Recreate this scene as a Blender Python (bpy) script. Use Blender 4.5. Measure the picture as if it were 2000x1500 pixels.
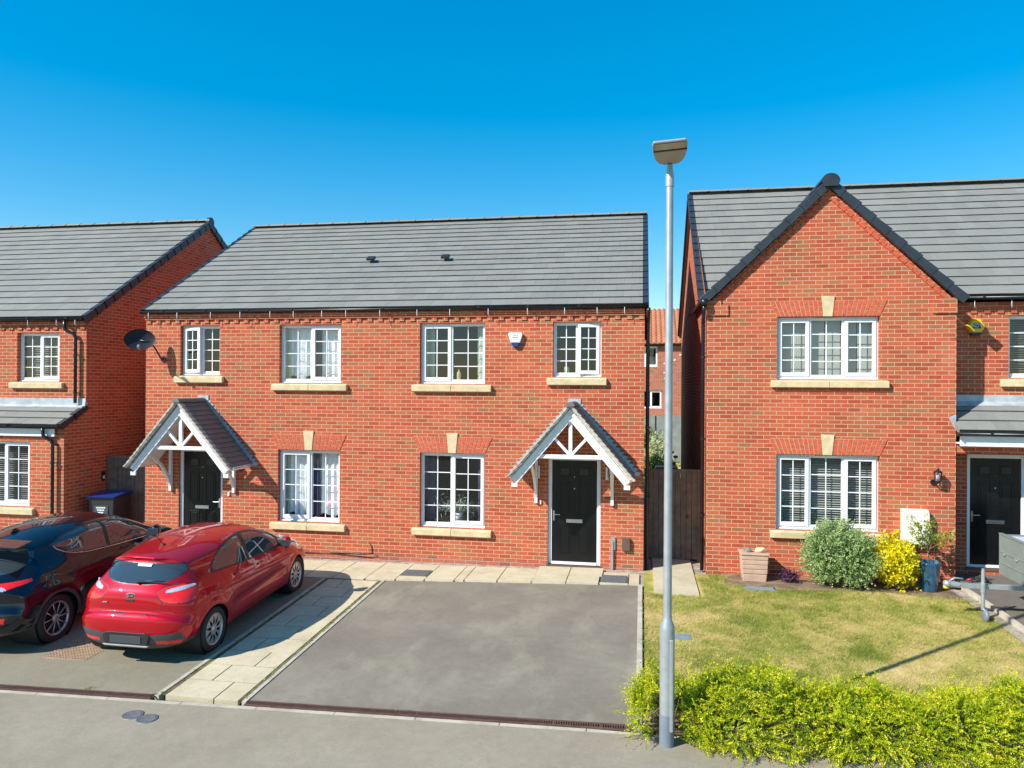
import bpy, bmesh, math, random
import numpy as np
from mathutils import Vector, Matrix
for o in list(bpy.data.objects): bpy.data.objects.remove(o)
S = bpy.context.scene
C = S.collection
R = math.radians
random.seed(7); rng = np.random.default_rng(7)

# ---------------------------------------------------------------- camera
cam = bpy.data.cameras.new('Camera'); co = bpy.data.objects.new('Camera', cam); C.objects.link(co)
yaw, pitch, roll = R(10.02), R(.094), R(.336)
fw = Vector((-math.sin(yaw)*math.cos(pitch), math.cos(yaw)*math.cos(pitch), math.sin(pitch)))
rt = Vector((math.cos(yaw), math.sin(yaw), 0)); up = rt.cross(fw)
cr = rt*math.cos(roll)+up*math.sin(roll); cu = -rt*math.sin(roll)+up*math.cos(roll)
m = Matrix((cr, cu, -fw)).transposed().to_4x4(); m.translation = (5.071, -13.763, 3.365)
co.matrix_world = m
cam.sensor_width = 36; cam.lens = 36*1436.4/2000; cam.clip_start = .1; cam.clip_end = 3000
S.camera = co
# ---------------------------------------------------------------- world and sun
SUN_AZ, SUN_EL = 49.5, 37.0
w = bpy.data.worlds.new('World'); S.world = w; w.use_nodes = True
nt = w.node_tree; nt.nodes.clear()
sky = nt.nodes.new('ShaderNodeTexSky'); sky.sky_type = 'NISHITA'; sky.sun_disc = False
sky.sun_elevation = R(SUN_EL); sky.sun_rotation = R(180+SUN_AZ); sky.air_density = 1.0; sky.dust_density = .05; sky.ozone_density = 2.0
hs = nt.nodes.new('ShaderNodeHueSaturation'); hs.inputs['Saturation'].default_value = 2.05; hs.inputs['Hue'].default_value = .494; hs.inputs['Value'].default_value = 2.6
gm_ = nt.nodes.new('ShaderNodeGamma'); gm_.inputs[1].default_value = .65
bg = nt.nodes.new('ShaderNodeBackground'); bg.inputs['Strength'].default_value = .085
ow = nt.nodes.new('ShaderNodeOutputWorld')
nt.links.new(sky.outputs[0], gm_.inputs[0]); nt.links.new(gm_.outputs[0], hs.inputs['Color']); nt.links.new(hs.outputs[0], bg.inputs['Color']); nt.links.new(bg.outputs[0], ow.inputs[0])
sl = bpy.data.lights.new('Sun', 'SUN'); sl.energy = 5.0; sl.angle = R(.5); sl.color = (1, .95, .87)
so = bpy.data.objects.new('Sun', sl); C.objects.link(so)
sd = Vector((math.sin(R(SUN_AZ))*math.cos(R(SUN_EL)), math.cos(R(SUN_AZ))*math.cos(R(SUN_EL)), -math.sin(R(SUN_EL))))
so.rotation_euler = sd.to_track_quat('-Z', 'Y').to_euler(); so.location = (-8, -12, 12)
S.view_settings.view_transform = 'Standard'; S.view_settings.look = 'None'
S.view_settings.exposure = .55; S.view_settings.gamma = 1
S.render.engine = 'CYCLES'; S.cycles.max_bounces = 8; S.cycles.transparent_max_bounces = 12
S.render.resolution_x = 1024; S.render.resolution_y = 768

# ---------------------------------------------------------------- materials
def newmat(n):
    m = bpy.data.materials.new(n); m.use_nodes = True
    return m, m.node_tree, m.node_tree.nodes, m.node_tree.links, m.node_tree.nodes['Principled BSDF']
def noise(nd, lk, scale, detail=4, coord=None, rough=.55):
    t = nd.new('ShaderNodeTexNoise'); t.inputs['Scale'].default_value = scale; t.inputs['Detail'].default_value = detail
    t.inputs['Roughness'].default_value = rough
    if coord is not None: lk.new(coord, t.inputs['Vector'])
    return t
def ramp(nd, lk, src, stops):
    r = nd.new('ShaderNodeValToRGB'); e = r.color_ramp.elements
    while len(e) > len(stops): e.remove(e[-1])
    while len(e) < len(stops): e.new(.5)
    for k, (p, c) in enumerate(stops):
        e[k].position = p; e[k].color = (*c, 1) if len(c) == 3 else c
    lk.new(src, r.inputs[0]); return r
def mixc(nd, lk, f, a, b, mode='MIX'):
    m = nd.new('ShaderNodeMix'); m.data_type = 'RGBA'; m.blend_type = mode
    for v, i in ((f, 0), (a, 6), (b, 7)):
        if isinstance(v, (int, float)): m.inputs[i].default_value = v
        elif isinstance(v, tuple): m.inputs[i].default_value = (*v, 1)
        else: lk.new(v, m.inputs[i])
    return m.outputs[2]
def bump(nd, lk, b, h, strength=.3, dist=.01):
    n = nd.new('ShaderNodeBump'); n.inputs['Strength'].default_value = strength; n.inputs['Distance'].default_value = dist
    lk.new(h, n.inputs['Height']); lk.new(n.outputs[0], b.inputs['Normal']); return n
def pos(nd):
    g = nd.new('ShaderNodeNewGeometry'); return g.outputs['Position']
def simple(n, col, rough=.5, metal=0, var=.12, scale=6, coat=0, bmp=0, bscale=60, spec=None, fine=0):
    m, t, nd, lk, b = newmat(n)
    p = nd.new('ShaderNodeTexCoord').outputs['Object']
    if var:
        ns = noise(nd, lk, scale, 5, p)
        dark = tuple(c*(1-var) for c in col); lite = tuple(min(1, c*(1+var)) for c in col)
        r = ramp(nd, lk, ns.outputs[0], [(.3, dark), (.7, lite)]); out = r.outputs[0]
        if fine:
            n2 = noise(nd, lk, 140, 2, p); out = mixc(nd, lk, fine, out, n2.outputs[0], 'OVERLAY')
        lk.new(out, b.inputs['Base Color'])
    else: b.inputs['Base Color'].default_value = (*col, 1)
    b.inputs['Roughness'].default_value = rough; b.inputs['Metallic'].default_value = metal
    if coat: b.inputs['Coat Weight'].default_value = coat; b.inputs['Coat Roughness'].default_value = .03
    if spec is not None: b.inputs['Specular IOR Level'].default_value = spec
    if bmp:
        n3 = noise(nd, lk, bscale, 4, p); bump(nd, lk, b, n3.outputs[0], bmp, .01)
    return m
def brickmat(n, c_lo, c_mid, c_hi, odd, mortar, sc=1.0, bw=.2195, rh=.0732):
    m, t, nd, lk, b = newmat(n)
    uv = nd.new('ShaderNodeTexCoord').outputs['UV']
    wob = noise(nd, lk, 14, 2, uv); 
    wv = nd.new('ShaderNodeVectorMath'); wv.operation = 'MULTIPLY_ADD'
    lk.new(wob.outputs['Color'], wv.inputs[0]); wv.inputs[1].default_value = (.006, .003, 0); lk.new(uv, wv.inputs[2])
    bt = nd.new('ShaderNodeTexBrick'); lk.new(wv.outputs[0], bt.inputs['Vector'])
    bt.inputs['Scale'].default_value = sc; bt.inputs['Brick Width'].default_value = bw; bt.inputs['Row Height'].default_value = rh
    bt.inputs['Mortar Size'].default_value = .0055; bt.inputs['Mortar Smooth'].default_value = .25; bt.inputs['Bias'].default_value = 0
    bt.inputs['Color1'].default_value = (0, 0, 0, 1); bt.inputs['Color2'].default_value = (1, 1, 1, 1); bt.inputs['Mortar'].default_value = (0, 0, 0, 1)
    bt.offset = .5
    r = ramp(nd, lk, bt.outputs['Color'], [(0, odd), (.035, odd), (.08, c_lo), (.5, c_mid), (.97, c_hi), (1, odd)])
    n1 = noise(nd, lk, 1.1, 3, uv); rr = ramp(nd, lk, n1.outputs[0], [(.3, (.38, .38, .38)), (.7, (.6, .6, .6))])
    c1 = mixc(nd, lk, .5, r.outputs[0], rr.outputs[0], 'OVERLAY')
    n2 = noise(nd, lk, 45, 4, uv); r2 = ramp(nd, lk, n2.outputs[0], [(.25, (.3, .3, .3)), (.75, (.72, .72, .72))])
    c2 = mixc(nd, lk, .45, c1, r2.outputs[0], 'OVERLAY')
    n7 = noise(nd, lk, 16, 5, uv, .7); r7 = ramp(nd, lk, n7.outputs[0], [(.50, (0, 0, 0)), (.68, (.65, .65, .65))]); c2 = mixc(nd, lk, r7.outputs[0], c2, odd)
    n8 = noise(nd, lk, 30, 3, uv); mo = mixc(nd, lk, n8.outputs[0], tuple(v*.8 for v in mortar), tuple(min(1, v*1.2) for v in mortar))
    c3 = mixc(nd, lk, bt.outputs['Fac'], c2, mo)
    # pale efflorescence patches
    n4 = noise(nd, lk, .8, 6, uv, .7); r4 = ramp(nd, lk, n4.outputs[0], [(.60, (0, 0, 0)), (.85, (.30, .30, .30))])
    c4 = mixc(nd, lk, r4.outputs[0], c3, (.62, .42, .32))
    lk.new(c4, b.inputs['Base Color']); b.inputs['Roughness'].default_value = .85; b.inputs['Specular IOR Level'].default_value = .25
    inv = nd.new('ShaderNodeMath'); inv.operation = 'SUBTRACT'; inv.inputs[0].default_value = 1; lk.new(bt.outputs['Fac'], inv.inputs[1])
    ad = nd.new('ShaderNodeMath'); ad.operation = 'MULTIPLY_ADD'; lk.new(n2.outputs[0], ad.inputs[0]); ad.inputs[1].default_value = .35; lk.new(inv.outputs[0], ad.inputs[2])
    bump(nd, lk, b, ad.outputs[0], .5, .008)
    return m
M = {}
MORT = (.54, .38, .23)
M['brick'] = brickmat('red_brick', (.37, .062, .030), (.47, .092, .042), (.48, .120, .052), (.33, .13, .06), MORT)
M['brick_dark'] = brickmat('aged_red_brick', (.36, .09, .05), (.46, .13, .07), (.42, .13, .075), (.2, .1, .07), (.42, .33, .26))
M['brick_plain'] = simple('cut_brick', (.52, .10, .045), .85, var=.25, scale=22, bmp=.3)
M['mortar'] = simple('mortar', MORT, .9, var=.1)
def tilemat(n, col):
    m, t, nd, lk, b = newmat(n)
    g = nd.new('ShaderNodeAttribute'); g.attribute_name = 'rnd'
    p = pos(nd)
    n1 = noise(nd, lk, 1.3, 5, p); n2 = noise(nd, lk, 30, 4, p)
    r0 = ramp(nd, lk, g.outputs['Fac'], [(0, tuple(c*.93 for c in col)), (.5, col), (1, tuple(min(1, c*1.06) for c in col))])
    r1 = ramp(nd, lk, n1.outputs[0], [(.3, (.42, .42, .42)), (.7, (.58, .58, .56))])
    c = mixc(nd, lk, .5, r0.outputs[0], r1.outputs[0], 'OVERLAY')
    r2 = ramp(nd, lk, n2.outputs[0], [(.3, (.4, .4, .4)), (.75, (.6, .6, .6))])
    c = mixc(nd, lk, .4, c, r2.outputs[0], 'OVERLAY')
    lk.new(c, b.inputs['Base Color']); b.inputs['Roughness'].default_value = .7
    bump(nd, lk, b, n2.outputs[0], .25, .005); return m
M['tile'] = tilemat('grey_roof_tile', (.215, .213, .192))
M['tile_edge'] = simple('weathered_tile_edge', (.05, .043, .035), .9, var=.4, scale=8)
M['slate_edge'] = simple('mortared_slate_edge', (.44, .42, .35), .9, var=.18, scale=14, bmp=.15)
M['slate'] = tilemat('porch_slate', (.16, .15, .14))
M['pantile'] = tilemat('orange_pantile', (.46, .175, .085))
M['verge'] = simple('dark_verge_plastic', (.025, .032, .042), .45, var=.2)
M['black'] = simple('black_plastic', (.012, .014, .018), .3, var=.2)
M['white'] = simple('white_upvc', (.84, .85, .87), .28, var=.03)
M['whitep'] = simple('white_painted_wood', (.80, .80, .80), .5, var=.06, scale=12)
M['stone'] = simple('buff_stone', (.62, .49, .29), .85, var=.16, scale=7, bmp=.2, fine=.25)
M['lead'] = simple('lead_flashing', (.42, .45, .47), .5, metal=.15, var=.25, scale=5, bmp=.3, bscale=12)
M['door'] = simple('black_composite_door', (.006, .007, .008), .25, var=.2, spec=.35)
M['doorglass'] = simple('obscured_door_glass', (.015, .018, .018), .18, var=.1)
M['chrome'] = simple('brushed_metal', (.65, .65, .63), .25, metal=1, var=.05)
M['brown'] = simple('brown_threshold', (.14, .075, .055), .6)
M['dark'] = simple('dark_interior', (.05, .048, .045), .9, var=.2)
M['room'] = simple('room_wall', (.22, .21, .19), .9, var=.1)
M['net'] = simple('net_curtain', (.80, .82, .83), .9, var=.1, scale=18)
M['drape'] = simple('sage_curtain', (.42, .50, .40), .9, var=.1)
M['navycurtain'] = simple('navy_curtain', (.05, .05, .10), .9, var=.1)
M['blind'] = simple('blind_slats', (.36, .37, .34), .5, var=.05)
M['meter'] = simple('cream_meter_box', (.86, .82, .70), .45, var=.04)
M['galv'] = simple('galvanised_steel', (.38, .41, .42), .42, metal=.45, var=.12, scale=9)
M['galvdark'] = simple('grey_paint_band', (.17, .20, .24), .5, var=.1)
M['lampcase'] = simple('lamp_housing', (.42, .43, .43), .4, metal=.3, var=.05)
M['lampglass'] = simple('lamp_lens', (.42, .38, .30), .25, var=.12, scale=16)
M['lampin'] = simple('lamp_underside', (.36, .34, .30), .5, var=.05)
def glassmat(n, tint, ior=1.52, wav=.012, rough=.0):
    m, t, nd, lk, b = newmat(n); nd.remove(b)
    tr = nd.new('ShaderNodeBsdfTransparent'); tr.inputs[0].default_value = (*tint, 1)
    gl = nd.new('ShaderNodeBsdfGlossy'); gl.inputs['Roughness'].default_value = rough
    ge = nd.new('ShaderNodeNewGeometry'); dt = nd.new('ShaderNodeVectorMath'); dt.operation = 'DOT_PRODUCT'; lk.new(ge.outputs['Normal'], dt.inputs[0]); lk.new(ge.outputs['Incoming'], dt.inputs[1])
    ab = nd.new('ShaderNodeMath'); ab.operation = 'ABSOLUTE'; lk.new(dt.outputs['Value'], ab.inputs[0]); om = nd.new('ShaderNodeMath'); om.operation = 'SUBTRACT'; om.inputs[0].default_value = 1; lk.new(ab.outputs[0], om.inputs[1])
    pw = nd.new('ShaderNodeMath'); pw.operation = 'POWER'; lk.new(om.outputs[0], pw.inputs[0]); pw.inputs[1].default_value = 4.5
    p = pos(nd); ns = noise(nd, lk, 1.6, 1, p)
    bp = nd.new('ShaderNodeBump'); bp.inputs['Strength'].default_value = wav*20; bp.inputs['Distance'].default_value = .01
    lk.new(ns.outputs[0], bp.inputs['Height']); lk.new(bp.outputs[0], gl.inputs['Normal'])
    mu = nd.new('ShaderNodeMath'); mu.operation = 'MULTIPLY_ADD'; mu.inputs[1].default_value = .9; mu.inputs[2].default_value = .075; lk.new(pw.outputs[0], mu.inputs[0])
    mx = nd.new('ShaderNodeMixShader'); lk.new(mu.outputs[0], mx.inputs[0]); lk.new(tr.outputs[0], mx.inputs[1]); lk.new(gl.outputs[0], mx.inputs[2])
    lk.new(mx.outputs[0], nd['Material Output'].inputs[0]); return m
M['glass'] = glassmat('window_glass', (.93, .95, .95))
def carglass(n, col=(.012, .016, .018)):
    m, t, nd, lk, b = newmat(n); b.inputs['Base Color'].default_value = (*col, 1); b.inputs['Roughness'].default_value = .02
    b.inputs['IOR'].default_value = 1.8; b.inputs['Coat Weight'].default_value = .6; b.inputs['Coat Roughness'].default_value = .01; return m
M['carglass'] = carglass('car_glass', (.035, .048, .056))
def paint(n, col, metal=.35, rough=.32, flake=.1):
    m, t, nd, lk, b = newmat(n)
    p = nd.new('ShaderNodeTexCoord').outputs['Object']; ns = noise(nd, lk, 400, 2, p)
    r = ramp(nd, lk, ns.outputs[0], [(.3, tuple(c*(1-flake) for c in col)), (.7, tuple(min(1, c*(1+flake)) for c in col))])
    lk.new(r.outputs[0], b.inputs['Base Color']); b.inputs['Metallic'].default_value = metal; b.inputs['Roughness'].default_value = rough
    b.inputs['Specular IOR Level'].default_value = .1; b.inputs['Coat Weight'].default_value = 1; b.inputs['Coat Roughness'].default_value = .015; return m
M['redpaint'] = paint('red_car_paint', (.47, .0, .010), .4, .36)
M['navypaint'] = paint('dark_car_paint', (.011, .016, .028), .7, .28)
M['trim'] = simple('car_black_trim', (.018, .018, .02), .45, var=.1)
M['trimgrey'] = simple('car_grey_trim', (.06, .062, .065), .5, var=.1)
M['dishgrey'] = simple('dark_dish_mesh', (.020, .022, .030), .6, var=.1, spec=.2)
M['tyre'] = simple('tyre_rubber', (.018, .018, .019), .75, var=.2, bmp=.2)
M['rim'] = simple('silver_alloy', (.55, .54, .53), .35, metal=.7, var=.05)
M['rimdark'] = simple('matt_near_black', (.015, .015, .017), .6, var=0)  # flat near-black for rim barrels, wheel wells, seams and cabin floors
M['taillight'] = simple('red_lens', (.85, .012, .004), .12, coat=1, var=.1, scale=20)
M['clearlight'] = simple('clear_lens', (.62, .64, .68), .12, metal=.3, coat=1, var=.25, scale=60)
M['plate'] = simple('blank_plate', (.05, .058, .065), .5, var=.05)
M['badge'] = simple('badge_chrome', (.75, .75, .76), .2, metal=.8, var=0)
M['sticker'] = simple('white_sticker', (.75, .8, .8), .5, var=.05)
M['signred'] = simple('dark_red', (.3, .01, .01), .5)
def groundmat(n, base, lite, darkc, sc=1.2, fine=220, finew=.25, rough=.9, bmp=.35, pts=(.3, .5, .72)):
    m, t, nd, lk, b = newmat(n); p = pos(nd)
    n1 = noise(nd, lk, sc, 6, p, .62); r = ramp(nd, lk, n1.outputs[0], [(pts[0], darkc), (pts[1], base), (pts[2], lite)])
    n2 = noise(nd, lk, fine, 3, p); r2 = ramp(nd, lk, n2.outputs[0], [(.3, (.25, .25, .25)), (.72, (.78, .78, .78))])
    c = mixc(nd, lk, finew, r.outputs[0], r2.outputs[0], 'OVERLAY')
    n5 = noise(nd, lk, 9, 3, p, .7); r5 = ramp(nd, lk, n5.outputs[0], [(.33, (.40, .40, .40)), (.7, (.58, .58, .58))])
    c = mixc(nd, lk, .35, c, r5.outputs[0], 'OVERLAY'); n6 = noise(nd, lk, 60, 2, p); r6 = ramp(nd, lk, n6.outputs[0], [(.35, (.38, .38, .38)), (.65, (.60, .60, .60))]); c = mixc(nd, lk, .3, c, r6.outputs[0], 'OVERLAY')
    lk.new(c, b.inputs['Base Color']); b.inputs['Roughness'].default_value = rough; b.inputs['Specular IOR Level'].default_value = .25
    bump(nd, lk, b, n2.outputs[0], bmp, .006); return m
M['road'] = groundmat('worn_asphalt', (.300, .258, .190), (.330, .286, .212), (.270, .231, .168))
M['drive'] = groundmat('driveway_tarmac', (.215, .188, .145), (.28, .25, .19), (.182, .160, .125), sc=.75, pts=(.33, .5, .72))
def patchy(m, col, sc, thr, amt, stretch):
    nt_ = m.node_tree; nd, lk = nt_.nodes, nt_.links; b = nd['Principled BSDF']; src = b.inputs['Base Color'].links[0].from_socket
    mp = nd.new('ShaderNodeMapping'); mp.inputs['Scale'].default_value = stretch; mp.inputs['Rotation'].default_value = (0, 0, .7); lk.new(pos(nd), mp.inputs[0])
    n_ = noise(nd, lk, sc, 5, mp.outputs[0], .6); r_ = ramp(nd, lk, n_.outputs[0], [(thr, (0, 0, 0)), (thr+.14, (amt, amt, amt))]); lk.new(mixc(nd, lk, r_.outputs[0], src, col), b.inputs['Base Color'])
patchy(M['drive'], (.40, .36, .26), 1.0, .54, .38, (1, .45, 1)); patchy(M['drive'], (.14, .12, .10), 2.6, .64, .4, (1, 1, 1)); patchy(M['road'], (.38, .34, .24), .8, .56, .25, (1, .5, 1)); patchy(M['road'], (.19, .17, .12), 1.7, .62, .4, (1, .6, 1))
M['drive3'] = groundmat('grey_driveway_tarmac', (.165, .15, .125), (.20, .18, .15), (.13, .12, .10), sc=.9)
M['drive2'] = groundmat('left_driveway_tarmac', (.25, .22, .155), (.28, .25, .18), (.215, .19, .135), sc=.9)  # slightly paler tarmac of the left driveway, without the patches
M['slab'] = groundmat('paving_slab', (.54, .47, .32), (.60, .53, .37), (.45, .39, .26), sc=1.6, fine=160)
M['joint'] = groundmat('mossy_joint', (.16, .125, .07), (.14, .20, .04), (.10, .075, .045), sc=7, pts=(.4, .5, .62))
M['kerb'] = groundmat('concrete_kerb', (.48, .43, .34), (.56, .51, .41), (.36, .32, .25), sc=3)
M['soil'] = groundmat('bark_and_soil', (.20, .14, .085), (.34, .25, .16), (.10, .07, .045), sc=4, fine=60, finew=.6)
M['gravel'] = groundmat('pale_gravel', (.36, .30, .25), (.50, .43, .37), (.22, .18, .15), sc=9, fine=70, finew=.7, bmp=.8)
M['lawn'] = groundmat('dry_lawn', (.44, .36, .10), (.58, .43, .20), (.24, .29, .04), sc=1.5, fine=90, finew=.4, pts=(.36, .5, .64))
M['fargrass'] = groundmat('garden_grass', (.42, .38, .09), (.50, .45, .12), (.28, .32, .05), sc=1)
M['far'] = groundmat('distant_ground', (.10, .12, .045), (.13, .14, .06), (.07, .09, .03), sc=.05)
M['iron'] = simple('cast_iron', (.16, .175, .18), .55, metal=.3, var=.25, scale=20, bmp=.4)
M['rust'] = simple('rusty_grate', (.13, .07, .055), .65, metal=.2, var=.3, scale=14)
M['rustlt'] = simple('pale_rusty_grate', (.36, .235, .15), .75, var=.2, scale=14)
M['fencewood'] = simple('brown_gate_wood', (.17, .135, .10), .85, var=.3, scale=7, bmp=.3)
M['fencegrey'] = simple('grey_fence_wood', (.24, .25, .24), .85, var=.2, scale=3, bmp=.3)
M['bluelid'] = simple('blue_bin_lid', (.008, .035, .19), .35, var=.1)
M['bin'] = simple('dark_bin_plastic', (.028, .030, .034), .42, var=.1)
M['bluepot'] = simple('glazed_blue_pot', (.012, .075, .14), .16, coat=1, var=.4, scale=9)
M['terra'] = simple('pink_stone_planter', (.50, .33, .235), .8, var=.12, scale=6, bmp=.3, bscale=20)
M['rock'] = simple('pale_rock', (.62, .50, .30), .9, var=.3, scale=12, bmp=.6, bscale=15)
M['rockgrey'] = simple('grey_rock', (.20, .21, .17), .9, var=.3, scale=12, bmp=.6, bscale=15)
M['slatestone'] = simple('blue_grey_flagstone', (.20, .24, .27), .7, var=.25, scale=9, bmp=.4)
M['yellow'] = simple('yellow_plastic', (.85, .50, .01), .4, var=.03)
M['navy'] = simple('navy_print', (.01, .02, .16), .4, var=0)
M['trailer'] = simple('grey_green_sheet_steel', (.23, .265, .245), .45, metal=.2, var=.08)
M['tarp'] = simple('pale_trailer_cover', (.55, .60, .66), .45, var=.05)
M['red'] = simple('red_handle', (.5, .02, .02), .4)
M['print'] = simple('black_print', (.03, .03, .035), .5, var=0)
M['trunk'] = simple('bark', (.16, .11, .07), .9, var=.3, scale=20, bmp=.4)
def leafmat(n, stops, trans=.35, rough=.45):
    m, t, nd, lk, b = newmat(n)
    g = nd.new('ShaderNodeAttribute'); g.attribute_name = 'rnd'
    r = ramp(nd, lk, g.outputs['Fac'], stops); lk.new(r.outputs[0], b.inputs['Base Color']); b.inputs['Roughness'].default_value = rough
    tl = nd.new('ShaderNodeBsdfTranslucent'); lk.new(r.outputs[0], tl.inputs[0])
    mx = nd.new('ShaderNodeMixShader'); mx.inputs[0].default_value = trans
    lk.new(b.outputs[0], mx.inputs[1]); lk.new(tl.outputs[0], mx.inputs[2]); lk.new(mx.outputs[0], nd['Material Output'].inputs[0]); return m
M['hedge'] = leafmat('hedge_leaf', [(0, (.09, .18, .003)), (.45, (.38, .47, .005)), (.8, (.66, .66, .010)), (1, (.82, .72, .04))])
M['pitto'] = leafmat('variegated_leaf', [(0, (.12, .22, .04)), (.5, (.28, .42, .13)), (1, (.56, .64, .32))])
M['choisya'] = leafmat('yellow_leaf', [(0, (.42, .42, .01)), (.4, (.75, .66, .01)), (1, (.88, .76, .02))])
M['green'] = leafmat('green_leaf', [(0, (.06, .14, .02)), (.6, (.22, .32, .04)), (1, (.50, .50, .08))])
M['purple'] = leafmat('purple_leaf', [(0, (.05, .015, .05)), (1, (.16, .06, .14))])
M['blade'] = leafmat('grass_blade', [(0, (.20, .26, .03)), (.3, (.36, .38, .06)), (.6, (.56, .46, .16)), (1, (.68, .55, .27))], .3, .7)
M['flowerred'] = simple('red_petals', (.9, .06, .04), .5)
M['cream'] = leafmat('cream_flower', [(0, (.35, .42, .15)), (1, (.75, .72, .45))])
M['silverleaf'] = leafmat('silver_leaf', [(0, (.20, .30, .22)), (1, (.55, .62, .55))])

# ---------------------------------------------------------------- mesh builder
class MB:
    def __init__(s): s.v = []; s.f = []; s.m = []; s.sm = []; s.r = []; s.mi = 0; s.smooth = False; s.rnd = .5
    def add(s, vs, fs):
        b = len(s.v); s.v += [tuple(v) for v in vs]
        for f in fs: s.f.append([b+i for i in f]); s.m.append(s.mi); s.sm.append(s.smooth); s.r.append(s.rnd)
        return s
    def box(s, x0, x1, y0, y1, z0, z1):
        vs = [(x, y, z) for z in (z0, z1) for y in (y0, y1) for x in (x0, x1)]
        return s.add(vs, [(0, 2, 3, 1), (4, 5, 7, 6), (0, 1, 5, 4), (2, 6, 7, 3), (0, 4, 6, 2), (1, 3, 7, 5)])
    def obox(s, mat, sx, sy, sz):
        vs = [mat @ Vector((x, y, z)) for z in (-sz/2, sz/2) for y in (-sy/2, sy/2) for x in (-sx/2, sx/2)]
        return s.add(vs, [(0, 2, 3, 1), (4, 5, 7, 6), (0, 1, 5, 4), (2, 6, 7, 3), (0, 4, 6, 2), (1, 3, 7, 5)])
    def bar(s, a, b, wd, th, upv=(0, 0, 1)):
        a = Vector(a); b = Vector(b); d = (b-a); L = d.length; d.normalize(); u = Vector(upv)
        sdv = d.cross(u).normalized(); u2 = sdv.cross(d).normalized()
        mt = Matrix((d, sdv, u2)).transposed().to_4x4(); mt.translation = (a+b)/2
        return s.obox(mt, L, wd, th)
    def prism(s, pts, vec):
        n = len(pts); vec = Vector(vec); p = [Vector(q) for q in pts]
        vs = p+[q+vec for q in p]
        fs = [list(range(n))[::-1], list(range(n, 2*n))]+[(i, (i+1) % n, n+(i+1) % n, n+i) for i in range(n)]
        return s.add(vs, fs)
    def poly(s, pts): return s.add(pts, [list(range(len(pts)))])
    def cyl(s, a, b, r0, r1=None, n=12, cap=True):
        r1 = r0 if r1 is None else r1; a = Vector(a); b = Vector(b); d = (b-a).normalized()
        t = d.orthogonal().normalized(); q = d.cross(t)
        vs = [c+(t*math.cos(k*2*math.pi/n)+q*math.sin(k*2*math.pi/n))*r for c, r in ((a, r0), (b, r1)) for k in range(n)]
        s.add(vs, [(k, (k+1) % n, n+(k+1) % n, n+k) for k in range(n)])
        if cap:
            sv = s.smooth; s.smooth = False
            s.add(vs[:n], [list(range(n))[::-1]]); s.add(vs[n:], [list(range(n))]); s.smooth = sv
        return s
    def tube(s, path, r, n=8):
        path = [Vector(p) for p in path]; rings = []; prev = None
        for i, p in enumerate(path):
            d = (path[min(i+1, len(path)-1)]-path[max(i-1, 0)]).normalized()
            t = d.orthogonal().normalized() if prev is None else (prev-d*prev.dot(d)).normalized()
            prev = t; q = d.cross(t); rr = r[i] if isinstance(r, (list, tuple)) else r
            rings.append([p+(t*math.cos(k*2*math.pi/n)+q*math.sin(k*2*math.pi/n))*rr for k in range(n)])
        vs = [v for g in rings for v in g]; fs = []
        for i in range(len(path)-1):
            for k in range(n): fs.append((i*n+k, i*n+(k+1) % n, (i+1)*n+(k+1) % n, (i+1)*n+k))
        fs.append(list(range(n))[::-1]); fs.append([(len(path)-1)*n+k for k in range(n)])
        return s.add(vs, fs)
    def lathe(s, prof, c=(0, 0, 0), axis='z', n=32, sx=1, sy=1):
        c = Vector(c); vs = []
        for (r, h) in prof:
            for k in range(n):
                a = k*2*math.pi/n; p, q = r*math.cos(a)*sx, r*math.sin(a)*sy
                vs.append(c+(Vector((p, q, h)) if axis == 'z' else Vector((h, p, q)) if axis == 'x' else Vector((q, h, p))))
        fs = [(i*n+k, i*n+(k+1) % n, (i+1)*n+(k+1) % n, (i+1)*n+k) for i in range(len(prof)-1) for k in range(n)]
        return s.add(vs, fs)
    def build(s, name, mats, parent=None, org=(0, 0, 0), uvrot=False, bevel=0):
        me = bpy.data.meshes.new(name); me.from_pydata(s.v, [], s.f)
        uvl = me.uv_layers.new(name='UVMap')
        co_ = np.array(s.v, float).reshape(-1, 3)
        me.update()
        nrm = np.zeros(len(me.polygons)*3); me.polygons.foreach_get('normal', nrm); nrm = nrm.reshape(-1, 3)
        nl = len(me.loops); li = np.zeros(nl, int); me.loops.foreach_get('vertex_index', li)
        pt = np.zeros(len(me.polygons), int); me.polygons.foreach_get('loop_total', pt)
        pf = np.repeat(np.arange(len(pt)), pt); an = np.abs(nrm)[pf]; P = co_[li]
        mx = an.argmax(1)
        u = np.where(mx == 0, P[:, 1], P[:, 0]); v = np.where(mx == 2, P[:, 1], P[:, 2])
        uvl.data.foreach_set('uv', np.stack([u, v], 1).ravel())
        at = me.attributes.new('rnd', 'FLOAT', 'FACE'); at.data.foreach_set('value', np.array(s.r, np.float32))
        org_ = Vector(org)
        if org_.length: me.transform(Matrix.Translation(-org_))
        if not isinstance(mats, (list, tuple)): mats = [mats]
        for q in mats: me.materials.append(M[q])
        me.polygons.foreach_set('material_index', s.m); me.polygons.foreach_set('use_smooth', s.sm)
        me.update()
        o = bpy.data.objects.new(name, me); C.objects.link(o)
        if parent is not None: o.parent = parent
        if bevel:
            b = o.modifiers.new('Bevel', 'BEVEL'); b.width = bevel; b.segments = 2; b.limit_method = 'ANGLE'
        return o
def thing(name, label, cat, loc=(0, 0, 0), rz=0, group=None):
    o = bpy.data.objects.new(name, None); C.objects.link(o); o.location = loc; o.rotation_euler = (0, 0, rz)
    o.empty_display_size = .2; o['label'] = label; o['category'] = cat
    if group: o['group'] = group
    return o
def tag(o, label, cat, group=None):
    o['label'] = label; o['category'] = cat
    if group: o['group'] = group
    return o
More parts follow.
